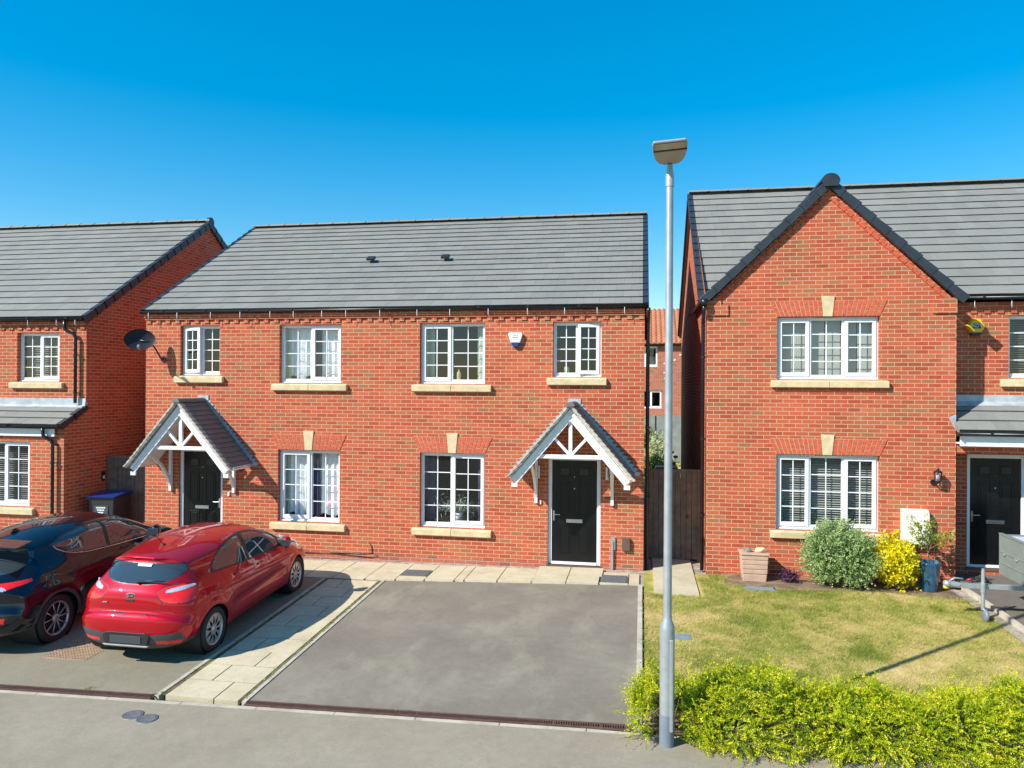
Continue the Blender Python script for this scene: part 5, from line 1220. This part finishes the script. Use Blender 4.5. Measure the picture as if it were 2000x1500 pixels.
def dline(px, pz, pts, closed=False):
    d = np.full(px.shape, 9.); n = len(pts)
    for i in range(n if closed else n-1):
        a = np.array(pts[i]); b = np.array(pts[(i+1) % n]); ab = b-a; t = np.clip(((px-a[0])*ab[0]+(pz-a[1])*ab[1])/(ab@ab+1e-12), 0, 1)
        d = np.minimum(d, np.hypot(px-a[0]-t*ab[0], pz-a[1]-t*ab[1]))
    return d
def smooth_poly(p, per=6): return [tuple(q) for q in spline([(a, b) for a, b in p], per)]
def carbody(sp, root):
    L = sp['L']; N, K = 900, 124
    sil = resample(spline(sp['sil'], 16), N)          # y, z, R
    zm = sp['zm']; Mp = np.stack([np.clip(sil[:, 0], sp['clip'][0], L-sp['clip'][1]), np.full(N, zm)], 1)
    s = (np.linspace(0, 1, K))**2.3
    P = sil[:, None, :2]+(Mp-sil[:, :2])[:, None, :]*s[None, :, None]
    Y, Z = P[..., 0], P[..., 1]
    D = np.zeros(Y.shape)
    for j in range(K): D[:, j] = np.sqrt(((P[:, None, j, :]-sil[None, :, :2])**2).sum(-1).min(1))
    Dn = np.hypot(*(P-sil[:, None, :2]).transpose(2, 0, 1)); D = np.where(np.arange(K)[None] < 10, np.minimum(D, Dn)*.0+Dn*(D[:, 10:11]/(Dn[:, 10:11]+1e-9)), D)
    Rr = np.maximum(sil[:, 2], .03)[:, None]
    pe = np.where(sil[:, 2] > .24, 2.7, 2.25)[:, None]
    t = np.clip(D/Rr, 0, 1); g = (1-(1-t)**pe)**(1/pe)
    W = sp['W'](Y, Z)
    X = W*g
    V = np.stack([X, Y, Z], -1).reshape(-1, 3)
    i, j = np.meshgrid(np.arange(N), np.arange(K-1), indexing='ij'); i2 = (i+1) % N
    F = np.stack([i*K+j, i*K+j+1, i2*K+j+1, i2*K+j], -1).reshape(-1, 4)
    A = V[F]; c = A.mean(1); nr = np.cross(A[:, 1]-A[:, 0], A[:, 3]-A[:, 0])+np.cross(A[:, 2]-A[:, 1], A[:, 0]-A[:, 1])*0; nr /= np.linalg.norm(nr, axis=1, keepdims=True)+1e-12
    # orient outwards
    flip = nr[:, 0] < -.3
    if (nr[:, 0]*1).sum() < 0: F = F[:, ::-1]; nr = -nr
    cls = sp['cls'](c[:, 0], c[:, 1], c[:, 2], nr)
    # sink seams a little
    for side in (1, -1):
        pass
    parts = {}
    vn = np.zeros_like(V); np.add.at(vn, F.ravel(), np.repeat(nr, 4, 0)); vn /= np.linalg.norm(vn, axis=1, keepdims=True)+1e-12
    def emit(name, ids, mats, mi_of, side=0, off=0, extra=None):
        m = np.isin(cls, ids)
        if extra is not None: m &= extra
        if not m.any(): return None
        f = F[m]; mi = np.array([mi_of[q] for q in cls[m]])
        used, inv = np.unique(f.ravel(), return_inverse=True); f2 = inv.reshape(f.shape); v = V[used]+vn[used]*off
        if side == 0:
            v2 = v.copy(); v2[:, 0] *= -1; VV = np.vstack([v, v2]); FF = np.vstack([f2, f2[:, ::-1]+len(v)]); mi = np.concatenate([mi, mi])
        elif side > 0: VV, FF = v, f2
        else: v2 = v.copy(); v2[:, 0] *= -1; VV, FF = v2, f2[:, ::-1]
        o = fastmesh(name, VV, FF, mats, smooth=True, parent=root, mi=mi)
        bm = bmesh.new(); bm.from_mesh(o.data); bmesh.ops.remove_doubles(bm, verts=bm.verts, dist=.0006)
        bmesh.ops.dissolve_degenerate(bm, dist=.0002, edges=bm.edges); bm.to_mesh(o.data); bm.free(); o.data.update(); return o
    body = emit('body', [0, 7], [sp['paint'], 'rimdark'], {0: 0, 7: 1})
    cy = c[:, 1]
    for sd_ in (1, -1):
        for lo, hi in sp['glass_split']: emit('side_window', [1], 'carglass', {1: 0}, sd_, -.004, (cy > lo) & (cy < hi))
        for ids, nm in (([4, 5], 'tail_light'), ([8], 'headlight'), ([9], 'reflector')):
            emit(nm, ids, ['taillight', 'clearlight'], {4: 0, 5: 1, 8: 1, 9: 0}, sd_, .001)
    emit('rear_window', [2], 'carglass', {2: 0}, 0, -.003); emit('windscreen', [3], 'carglass', {3: 0}, 0, -.003)
    emit('window_surround', [10], 'trim', {10: 0}, 0, -.002); emit('bumper_trim', [6], sp['lower'], {6: 0}); 
    if (cls == 11).any(): emit('chrome_strip', [11], 'chrome', {11: 0})
    # wheel wells
    for yw in sp['axles']:
        for sd_ in (1, -1):
            mb = MB(); mb.smooth = True; mb.lathe([(sp['arch']+.012, sd_*(sp['hw']-.035)), (sp['arch']+.012, sd_*.42), (0, sd_*.42)], (0, yw, sp['zw']), axis='x', n=40); mb.build('wheel_well', 'rimdark', root)
    return body
def wheel(root, x, y, z, r, wd, style, side):
    """tyre with its rim; side = +1 outer face towards +x"""
    mb = MB(); mb.smooth = True; h = wd/2; c = (x, y, z); s_ = side
    ri = r*.70
    mb.lathe([(ri, -h*s_), (ri+.02, -h*1.02*s_), (r*.93, -h*1.0*s_), (r*.985, -h*.86*s_), (r, -h*.6*s_), (r, h*.6*s_), (r*.985, h*.86*s_), (r*.93, h*1.0*s_), (ri+.03, h*1.03*s_), (ri+.004, h*.95*s_), (ri-.005, h*.8*s_)], c, axis='x', n=56)
    mb.smooth = False
    ty = mb.build('wheel', 'tyre', root)
    fx = x+s_*h*.80; mb = MB(); mb.mi = 1; mb.smooth = True
    mb.lathe([(ri-.004, s_*h*.75), (ri-.012, -s_*h*.2), (.0, -s_*h*.2)], c, axis='x', n=48); mb.mi = 0
    def P(rad, a, dx=0): return (fx+dx*s_, y+rad*math.cos(a), z+rad*math.sin(a))
    # outer lip
    mb.lathe([(ri+.004, fx-x+.010*s_), (ri-.004, fx-x+.014*s_), (ri-.018, fx-x+.006*s_), (ri-.022, fx-x-.02*s_)], c, axis='x', n=48)
    if style == 'slots':
        n = 10; per = 24; rad = [.045, .07, .085, .105, .13, .155, ri-.028, ri-.015]
        vs = []; fs = []
        na = n*per
        for i, rr_ in enumerate(rad):
            for k in range(na):
                vs.append(P(rr_, k*2*math.pi/na, .004*math.sin(i/7*math.pi)))
        for i in range(len(rad)-1):
            for k in range(na):
                ph = (k+.5) % per/per-.5; rm = (rad[i]+rad[i+1])/2
                hwid = .30*math.sqrt(max(0, 1-((rm-.127)/.052)**2))*.095/rm
                if abs(ph)*(2*math.pi/n)*rm < hwid*.085: continue
                fs.append((i*na+k, i*na+(k+1) % na, (i+1)*na+(k+1) % na, (i+1)*na+k))
        mb.add(vs, fs)
        mb.lathe([(.0, fx-x+.012*s_), (.028, fx-x+.012*s_), (.034, fx-x+.004*s_), (.047, fx-x+.001*s_)], c, axis='x', n=24)
    else:
        for k in range(5):
            a = k*2*math.pi/5+.3
            for off in (-.2, .2):
                mb.bar(P(.05, a+off*.9, .0), P(ri-.012, a+off*1.5, .006), .010, .012, (1, 0, 0))
        mb.lathe([(.0, fx-x+.012*s_), (.03, fx-x+.012*s_), (.055, fx-x+.004*s_), (.06, fx-x-.02*s_)], c, axis='x', n=24)
    o = mb.build('rim', ['rim', 'rimdark'], ty); return ty
sstep = lambda a, b, x: (lambda t: t*t*(3-2*t))(np.clip((x-a)/(b-a), 0, 1))
# --- red hatchback
KY = dict(L=4.05, zm=.62, clip=(1.0, 1.1), hw=.86, axles=(.70, 3.27), zw=.31, arch=.335, paint='redpaint', lower='trimgrey', glass_split=((0, 1.72), (1.72, 2.86), (2.86, 4)))
KY['sil'] = [(.12, .215, .25), (.02, .33, .30), (-.01, .50, .30), (0, .63, .30), (.035, .69, .30), (.075, .72, .28), (.085, .82, .28), (.115, .94, .30), (.19, 1.04, .30), (.31, 1.18, .26), (.40, 1.30, .22), (.375, 1.345, .16), (.46, 1.375, .16), (.85, 1.415, .17), (1.4, 1.452, .18), (1.9, 1.447, .19), (2.35, 1.385, .20), (2.75, 1.23, .24), (3.1, 1.06, .28), (3.35, .98, .30), (3.65, .90, .34), (3.88, .78, .40), (4.02, .62, .42), (4.05, .45, .40), (3.98, .26, .30), (3.7, .19, .12), (2.6, .17, .08), (1.5, .17, .08), (.5, .175, .12)]
_zp = [.15, .3, .45, .6, .72, .82, .92, 1.0, 1.1, 1.2, 1.3, 1.4, 1.5]; _wp = [.90, .955, .985, 1.0, .998, .985, .955, .915, .865, .815, .76, .70, .64]
def WK(Y, Z):
    w = np.interp(Z, _zp, _wp)*.86
    w = w*(1-.085*sstep(1.2, 0, Y)-.10*sstep(2.9, 4.05, Y))
    w = w-.10*sstep(.9, 1.2, Z)*sstep(1.7, .3, Y)
    for ya in KY['axles']:
        d = np.hypot(Y-ya, Z-.31); w = w+.020*np.exp(-((d-.35)/.07)**2)+.008*np.exp(-((d-.5)/.12)**2)
    # scooped doors and the shoulder crease
    w = w-.032*np.exp(-((Z-.52-.03*(Y-2))/.11)**2)*sstep(1.0, 1.4, Y)*sstep(3.0, 2.6, Y)
    w = w+.014*np.exp(-((Z-.80+.045*(Y-1.5))/.028)**2)*sstep(.6, 1.0, Y)*sstep(3.4, 2.8, Y)
    return w
KY['W'] = WK
DLO_K = smooth_poly([(.80, 1.05), (.80, 1.05), (.97, 1.19), (1.20, 1.305), (1.6, 1.368), (2.05, 1.355), (2.42, 1.255), (2.8, 1.09), (3.02, .985), (3.02, .985), (2.7, .955), (2.2, .965), (1.6, .995), (1.1, 1.03), (.80, 1.05)], 6)
RW_K = smooth_poly([(0, 1.0), (.35, 1.02), (.52, 1.09), (.60, 1.19), (.56, 1.235), (.3, 1.245), (0, 1.247), (-.3, 1.245), (-.56, 1.235), (-.60, 1.19), (-.52, 1.09), (-.35, 1.02)], 6)
TL_K = smooth_poly([(.37, .925), (.48, .975), (.66, .995), (.82, .985), (.82, .84), (.76, .795), (.58, .79), (.44, .82)], 5)
RW_K = [(a, b+.035) for a, b in RW_K]; TL_K = [(a, b+.045) for a, b in TL_K]
def clsK(x, y, z, n):
    c = np.zeros(len(x), int); side = (x > .45) & (np.abs(n[:, 0]) > .35)
    dl = inpoly(y, z, DLO_K) & side; ed = dline(y, z, DLO_K, True)
    rear = (y < .9) & (n[:, 1] < -.25)
    rw = rear & inpoly(x, z, RW_K)
    c[(y > 2.42) & (y < 3.36) & (n[:, 2] > .3) & (z > .99) & (np.abs(x) < .70-.16*(z-.98)/.4) & ~side] = 3
    low = ((z < .30) & (y < .62)) | ((y < .45) & (z < .455-.02*np.cos(x*3)) & (x < .72)) | ((y < .5) & (z < .36))
    c[low] = 6
    c[(y < .4) & (z > .315) & (z < .365) & (x > .40) & (x < .70) & (n[:, 1] < -.3)] = 9
    tl = (y < .62) & (n[:, 0]*0+1 > 0) & ((inpoly(x, z, TL_K) & (y < .35)) | ((x > .66) & (y < .56-(1.02-z)*.5+.0) & (z > .875+(y-.1)*.12) & (z < 1.02-(y-.2)*.05) & (y > .1)))
    c[tl] = 4
    c[side & (y > 3.45) & inpoly(y, z, [(3.45, .86), (3.62, .90), (3.85, .80), (3.98, .66), (3.80, .66), (3.62, .74)])] = 8
    seams = [dline(y, z, [(1.00, 1.04), (1.04, .90), (1.12, .74), (1.24, .50), (1.28, .26)]), dline(y, z, [(1.80, .97), (1.82, .6), (1.78, .24)]), dline(y, z, [(2.86, .96), (2.90, .6), (2.84, .24)]), dline(y, z, [(1.25, .245), (2.9, .245)])]
    for s_ in seams: c[(s_ < .0055) & side & (c == 0)] = 7
    # fuel flap, tailgate shut lines, bumper joint
    c[(np.abs(dline(y, z, smooth_poly([(.62, .84), (.76, .86), (.78, .73), (.64, .72)], 4), True)) < .004) & side & (c == 0)] = 7
    tg = dline(x, z, [(.44, .84), (.40, .74), (.375, .705), (0, .70)]); c[(tg < .0055) & rear & (c == 0)] = 7
    tg = dline(x, z, [(.60, 1.30), (.50, 1.0), (.44, .96)]); c[(tg < .004) & rear & (c == 0)] = 7
    c[(dl*1 == 0) & (c == 0) & (y < .55) & (((np.abs(dline(x, z, TL_K, True)) < .009) & (y < .35)))] = 7
    c[dl] = 1; c[dl & (ed < .020)] = 10; c[dl & (np.abs(y-1.74-(z-1.1)*.12) < .045)] = 10; c[dl & (np.abs(y-2.70) < .018)] = 10
    c[rw] = 2; c[rw & (dline(x, z, RW_K, True) < .012)] = 10
    for ya in KY['axles']: c[(np.hypot(y-ya, z-.31) < KY['arch']) & (x > .42)] = -1
    return c
KY['cls'] = clsK
RC = thing('red_hatchback', 'glossy red small hatchback parked on the driveway with its tail to the road', 'car', (-1.385, -5.375, G(-1.4, -5.375)), R(1.5), None)
RC.rotation_euler = (math.atan(.04), R(.6), R(1.5)); RC.scale = (.975, .975, .975)
carbody(KY, RC)
for ya in KY['axles']:
    for sd_ in (1, -1): wheel(RC, sd_*(.745), ya, .305, .305, .19, 'slots', sd_)
def ellip(mb, c, a, b, dy, n=28, y2=None):
    vs = [(c[0]+a*math.cos(k*2*math.pi/n), c[1], c[2]+b*math.sin(k*2*math.pi/n)) for k in range(n)]; mb.prism(vs, (0, dy, 0))
# clear upper band of each tail light, laid on the body surface
_bv = np.concatenate([np.array([v.co for v in q.data.vertices]) for q in bpy.data.objects if q.parent == RC and q.name.split('.')[0] in ('tail_light', 'body')])
_bv = _bv[(_bv[:, 1] < .45) & (_bv[:, 2] > .85) & (_bv[:, 2] < 1.15)]
def surf(x, z):
    d = (_bv[:, 0]-x)**2+(_bv[:, 2]-z)**2; i = np.argsort(d)[:6]; w_ = 1/(d[i]+1e-6); return float((_bv[i, 1]*w_).sum()/w_.sum())
lights = sorted([q for q in bpy.data.objects if q.parent == RC and q.name.split('.')[0] == 'tail_light'], key=lambda q: sum(v.co.x for v in q.data.vertices))
for sd_, par in ((-1, lights[0]), (1, lights[-1])):
    vs = []; nu = 22
    for i in range(nu+1):
        t_ = i/nu; x = .46+.26*t_; h_ = .024*math.sin(math.pi*min(1, .12+t_*.80))**.6; zc = .975+.035*t_
        for v in (-1, 0, 1): vs.append((sd_*x, surf(sd_*x, zc+v*h_)-.006-.003*(v == 0), zc+v*h_))
    mb = MB(); mb.smooth = True; mb.add(vs, [(3*i+a, 3*i+3+a, 3*i+4+a, 3*i+1+a) for i in range(nu) for a in (0, 1)]); mb.build('clear_lens', 'clearlight', par)
# recessed plate panel, badge, wiper, aerial, mirrors, handles
mb = MB(); mb.prism([(-.34, -.012, .43), (-.27, -.012, .47), (.27, -.012, .47), (.34, -.012, .43), (.30, -.012, .30), (-.30, -.012, .30)], (0, .03, 0)); mb.build('plate_recess', 'trim', RC, bevel=.01)
mb = MB(); mb.box(-.22, .22, -.02, -.0125, .325, .425); mb.build('number_plate', 'plate', RC, bevel=.003)
mb = MB(); mb.prism([(-.30, -.02, .285), (.30, -.02, .285), (.33, -.02, .305), (-.33, -.02, .305)], (0, .03, 0)); mb.build('bumper_strip', 'rim', RC, bevel=.004)
mb = MB(); ellip(mb, (0, .098, .915), .068, .038, .02); bd = mb.build('badge', 'badge', RC, bevel=.003)
mb = MB(); ellip(mb, (0, .095, .915), .060, .031, .01); mb.build('badge_field', 'print', bd)
textobj('badge_letters', 'KIA', .046, 'badge', bd, Matrix.Translation((0, .0935, .916)) @ FRONT @ Matrix.Scale(1.25, 4, (1, 0, 0)))
mb = MB(); mb.box(-.06, .06, .082, .10, .845, .868); mb.build('tailgate_handle', 'trim', RC, bevel=.006)
mb = MB()
for k in range(4): mb.box(-.39+k*.016, -.378+k*.016, .078, .086, .812, .828)
mb.build('small_badge', 'badge', RC)
mb = MB(); mb.smooth = True; mb.tube([(.05, .20, 1.068), (.05, .172, 1.075)], .022, 10); mb.tube([(.05, .18, 1.08), (.25, .198, 1.095), (.42, .212, 1.09)], [.016, .010, .006], 8); mb.build('wiper', 'trim', RC)
mb = MB(); mb.smooth = True; mb.lathe([(0, 0), (.03, 0), (.022, .02), (0, .025)], (0, .82, 1.408), n=14); mb.tube([(0, .81, 1.42), (0, .62, 1.60)], [.006, .004], 6); mb.build('aerial', 'trim', RC)
mb = MB(); mt = Matrix.Translation((0.03, .362, 1.255)) @ Matrix.Rotation(R(50), 4, 'X'); mb.obox(mt, .20, .04, .003); mb.build('window_sticker', 'sticker', RC)
for sd_ in (1, -1):
    mb = MB(); mb.smooth = True; mb.lathe([(0, -.075), (.05, -.07), (.075, -.03), (.08, .02), (.06, .07), (0, .09)], (sd_*.94, 2.70, 1.02), axis='y', n=16, sx=1.25, sy=.8); mb.build('door_mirror', 'redpaint', RC)
    mb = MB(); mb.box(sd_*.94-.085, sd_*.94+.085, 2.615, 2.63, .965, 1.075); mb.cyl((sd_*.78, 2.74, .97), (sd_*.90, 2.71, .99), .02); mb.build('mirror_glass', 'carglass', RC, bevel=.008)
    for yh, zh in ((1.33, .905), (2.0, .875)):
        xh = float(WK(np.array(yh), np.array(zh))); mb = MB(); mb.box(sd_*(xh+.012)-.012, sd_*(xh+.012)+.012, yh-.09, yh+.07, zh-.014, zh+.014); mb.build('door_handle', 'redpaint', RC, bevel=.010)
mb = MB(); mb.box(-.62, .62, .5, 3.2, .5, .9); mb.build('cabin_floor', 'rimdark', RC)
# --- dark crossover
CH = dict(L=4.36, zm=.70, clip=(1.1, 1.2), hw=.90, axles=(.82, 3.46), zw=.345, arch=.372, paint='navypaint', lower='trimgrey', glass_split=((0, 2.02), (2.02, 4)))
CH['sil'] = [(.12, .26, .25), (.03, .34, .32), (0, .52, .34), (.02, .66, .34), (.07, .76, .34), (.06, .90, .36), (.10, .98, .36), (.24, 1.05, .32), (.45, 1.18, .26), (.62, 1.33, .2), (.56, 1.40, .15), (.62, 1.435, .15), (.95, 1.485, .18), (1.4, 1.54, .2), (1.9, 1.555, .21), (2.4, 1.515, .22), (2.85, 1.37, .25), (3.3, 1.17, .28), (3.6, 1.07, .32), (3.95, .98, .38), (4.2, .84, .44), (4.33, .66, .44), (4.36, .48, .42), (4.27, .26, .3), (3.9, .21, .12), (2.6, .2, .08), (1.4, .2, .08), (.5, .22, .12)]
def WC(Y, Z):
    w = np.interp(Z, [.2, .35, .5, .65, .8, .92, 1.02, 1.12, 1.25, 1.4, 1.55], [.93, .975, .995, 1., .99, .965, .92, .86, .80, .73, .64])*.885
    w = w*(1-.05*sstep(1.2, 0, Y)-.09*sstep(3.2, 4.36, Y)); w = w-.13*sstep(1.0, 1.3, Z)*sstep(1.8, .4, Y)
    for ya, am in zip(CH['axles'], (.05, .035)):
        d = np.hypot(Y-ya, Z-.345); w = w+am*np.exp(-((d-.42)/.15)**2)*sstep(1.1, .8, Z)
    w = w-.03*np.exp(-((Z-.55-.08*(Y-2))/.12)**2)*sstep(1.2, 1.6, Y)*sstep(3.0, 2.6, Y)
    return w
CH['W'] = WC
DLO_C = smooth_poly([(1.02, 1.335), (1.3, 1.425), (1.75, 1.47), (2.2, 1.452), (2.6, 1.36), (2.95, 1.20), (3.2, 1.08), (2.9, 1.045), (2.2, 1.07), (1.6, 1.11), (1.32, 1.15), (1.15, 1.24)], 6)
def clsC(x, y, z, n):
    c = np.zeros(len(x), int); side = (x > .45) & (np.abs(n[:, 0]) > .3); dl = inpoly(y, z, DLO_C) & side; ed = dline(y, z, DLO_C, True); rear = (y < .9) & (n[:, 1] < -.2)
    c[(y > 2.5) & (y < 3.5) & (n[:, 2] > .3) & (z > 1.08) & (np.abs(x) < .68-.16*(z-1.08)/.4) & ~side] = 3
    c[(z < .36) | ((y < .5) & (z < .46) & (x < .55))] = 6
    for ya in CH['axles']: c[(np.hypot(y-ya, z-.345) < .425) & side & (z < .75)] = 6
    c[(y < .4) & (z > .46) & (z < .60) & (x > .50) & (x < .74) & inpoly(x, z, [(.5, .47), (.76, .50), (.72, .60), (.5, .58)])] = 10
    c[(y < .4) & (z > .50) & (z < .57) & (x > .64) & (x < .70)] = 9
    tl = ((x > .35) & (y < .75) & inpoly(x, z, [(.35, .985), (.60, 1.0), (.95, 1.02), (.95, .90), (.78, .86), (.45, .93)]) & (z > .91+.16*(y-.1)) & (z < 1.00+.05*(y)) & (y < .50))
    c[tl] = 4; c[tl & (z < .96) & (y < .2) & (x < .7)] = 5
    for s_ in (dline(y, z, [(1.02, 1.33), (1.12, 1.15), (1.18, .95), (1.32, .7), (1.38, .36)]), dline(y, z, [(2.1, 1.06), (2.12, .6), (2.06, .3)]), dline(y, z, [(3.1, 1.06), (3.12, .6), (3.06, .3)])): c[(s_ < .006) & side & (c == 0)] = 7
    rw = rear & inpoly(x, z, smooth_poly([(0, 1.07), (.5, 1.09), (.60, 1.2), (.56, 1.32), (0, 1.335), (-.56, 1.32), (-.6, 1.2), (-.5, 1.09)], 5)); c[rw] = 2
    c[dl] = 1; c[dl & (ed < .016)] = 10; c[dl & (np.abs(y-2.05-(z-1.2)*.15) < .04)] = 10
    for ya in CH['axles']: c[(np.hypot(y-ya, z-.345) < CH['arch']) & (x > .42)] = -1
    return c
CH['cls'] = clsC
DC = thing('dark_crossover', 'very dark blue-grey crossover car at the left edge parked beside the red car', 'car', (-3.84, -5.50, G(-3.8, -5.5)))
DC.rotation_euler = (math.atan(.04), R(.6), R(1.0)); DC.scale = (.975, .975, .975)
carbody(CH, DC)
for ya in CH['axles']:
    for sd_ in (1, -1): wheel(DC, sd_*(.775), ya, .342, .342, .22, 'spokes', sd_)
mb = MB(); mb.smooth = True; mb.lathe([(0, 0), (.05, 0), (.035, .03), (.01, .055), (0, .055)], (0, 1.05, 1.495), n=16, sx=.7, sy=1.8); mb.build('aerial_fin', 'navypaint', DC)
for sd_ in (1, -1):
    mb = MB(); mb.smooth = True; mb.lathe([(0, -.08), (.05, -.07), (.08, -.03), (.085, .03), (.06, .08), (0, .1)], (sd_*.98, 2.92, 1.12), axis='y', n=16, sx=1.25, sy=.8); mb.build('door_mirror', 'navypaint', DC)
    mb = MB(); mb.box(sd_*.98-.09, sd_*.98+.09, 2.83, 2.845, 1.06, 1.18); mb.cyl((sd_*.82, 2.96, 1.06), (sd_*.94, 2.93, 1.09), .02); mb.build('mirror_glass', 'carglass', DC, bevel=.008)
    for yh, zh in ((2.34, .99),):
        xh = float(WC(np.array(yh), np.array(zh))); mb = MB(); mb.box(sd_*(xh+.012)-.012, sd_*(xh+.012)+.012, yh-.1, yh+.08, zh-.015, zh+.015); mb.build('door_handle', 'navypaint', DC, bevel=.010)
for sd_ in (1, -1):
    q = [(1.06, 1.31), (1.10, 1.255), (1.2, 1.19), (1.34, 1.142), (1.6, 1.10), (2.2, 1.06), (2.8, 1.034), (3.1, 1.04)]
    mb = MB(); mb.smooth = True; mb.tube([(sd_*(float(WC(np.array(a), np.array(b)))+.001), a, b) for a, b in q], .0075, 6); mb.build('chrome_strip', 'chrome', DC)
mb = MB(); mb.prism([(-.62, .40, 1.425), (.62, .40, 1.425), (.60, .72, 1.455), (-.60, .72, 1.455)], (0, 0, .02)); mb.build('spoiler', 'navypaint', DC, bevel=.01)
mb = MB(); mb.box(-.25, .25, -.012, .0, .60, .71); mb.build('number_plate', 'plate', DC, bevel=.003)
mb = MB(); mb.box(-.62, .62, .6, 3.3, .55, .95); mb.build('cabin_floor', 'rimdark', DC)

# ---------------------------------------------------------------- trailer
TO = (11.1, -1.80, -.03)
TR = thing('box_trailer', 'grey-green steel box trailer with jockey wheel on the right-hand driveway', 'trailer', TO)
z0, z1 = .50, 1.12; xf, xb, ya, yb_ = -.52, 1.7, -.66, .66
mb = MB()
for q in ((xf, xf+.025, ya, yb_), (xb-.025, xb, ya, yb_), (xf+.026, xb-.026, ya, ya+.025), (xf+.026, xb-.026, yb_-.025, yb_)): mb.box(*q, z0, z1)
mb.box(xf+.026, xb-.026, ya+.026, yb_-.026, z0, z0+.03)
for h in (.30, .58): mb.box(xf-.008, xf, ya, yb_, z0+h*.62-.012, z0+h*.62+.012)
for yy in (ya, yb_-.04): mb.box(xf-.012, xf+.0, yy, yy+.04, z0, z1)
mb.box(xf-.014, xf+.04, ya-.01, yb_+.01, z1, z1+.02); mb.build('body', 'trailer', TR, bevel=.004)
mb = MB(); mb.box(xf+.05, xb-.05, ya+.05, yb_-.05, z1-.05, z1-.02); mb.build('cover', 'tarp', TR)
for yy in (-.30, .10, .48):
    mb = MB(); mb.smooth = True; mb.tube([(xf-.01, yy-.03, z0+.36), (xf-.03, yy-.02, z0+.33), (xf-.03, yy+.02, z0+.33), (xf-.01, yy+.03, z0+.36)], .006, 6); mb.build('tie_hook', 'galv', TR)
mb = MB(); mb.box(-1.38, xf+.6, -.035, .035, .42, .49); mb.build('drawbar', 'galv', TR, bevel=.006)
mb = MB(); mb.smooth = True; mb.cyl((-1.36, 0, .455), (-1.52, 0, .47), .045, .05); mb.lathe([(0, -.05), (.05, -.04), (.06, 0), (.05, .04), (0, .05)], (-1.52, 0, .47), n=14); mb.tube([(-1.5, 0, .5), (-1.42, 0, .56), (-1.30, 0, .55)], .014, 6); cp = mb.build('coupling', 'galv', TR)
mb = MB(); mb.smooth = True; mb.lathe([(0, -.04), (.04, -.04), (.04, .0), (0, .0)], (-1.535, 0, .44), n=14); mb.build('ball_cap', 'yellow', TR)
mb = MB(); mb.smooth = True; mb.tube([(-1.25, 0, .53), (-1.19, .0, .56)], .016, 8); mb.build('release_handle', 'red', TR)
mb = MB(); mb.smooth = True; mb.tube([(-1.45, .04, .50), (-1.38, .07, .56), (-1.3, .05, .44), (-1.22, .04, .41), (-1.15, .05, .5), (-1.05, .03, .52), (-.9, .03, .5)], .010, 6); mb.tube([(-1.1, 0, .6), (-1.02, 0, .61), (-.95, .02, .52)], .012, 6); mb.build('cable', 'black', TR)
mb = MB(); mb.smooth = True; mb.cyl((-1.06, -.07, .13), (-1.06, -.07, .70), .026, n=14); mb.cyl((-1.06, -.07, .66), (-1.06, -.07, .735), .02, n=12); mb.cyl((-1.06, -.07, .38), (-1.06, -.07, .52), .036, n=14); mb.bar((-1.06, -.07, .15), (-1.03, -.07, .06), .06, .012); mb.build('jockey_stand', 'galv', TR)
mb = MB(); mb.smooth = True; mb.lathe([(.0, -.028), (.07, -.028), (.095, -.02), (.098, 0), (.095, .02), (.07, .028), (0, .028)], (-1.03, -.07, .04), axis='x', n=22); mb.build('jockey_wheel', 'galvdark', TR)
for sy in (-1, 1):
    mb = MB(); mb.smooth = True; mb.lathe([(.13, -.06), (.23, -.065), (.25, -.04), (.25, .04), (.23, .065), (.13, .06)], (.55, sy*.78, .25), axis='y', n=36); w_ = mb.build('wheel', 'tyre', TR)
    mb = MB(); mb.smooth = True; mb.lathe([(0, .03*sy), (.06, .03*sy), (.10, .0), (.14, .05*sy)], (.55, sy*.78, .25), axis='y', n=28); mb.build('rim', 'galv', w_)
    mb = MB(); pts = [(.55+.32*math.cos(R(a)), sy*.78-.09, .25+.30*math.sin(R(a))) for a in range(10, 171, 16)]; 
    mb.add([p for p in pts]+[(p[0], p[1]+.18, p[2]) for p in pts], [(k, k+1, len(pts)+k+1, len(pts)+k) for k in range(len(pts)-1)]); mb.build('mudguard', 'trim', TR)
mb = MB(); mb.box(.5, .6, -.72, .72, .22, .28); mb.build('axle', 'galv', TR)
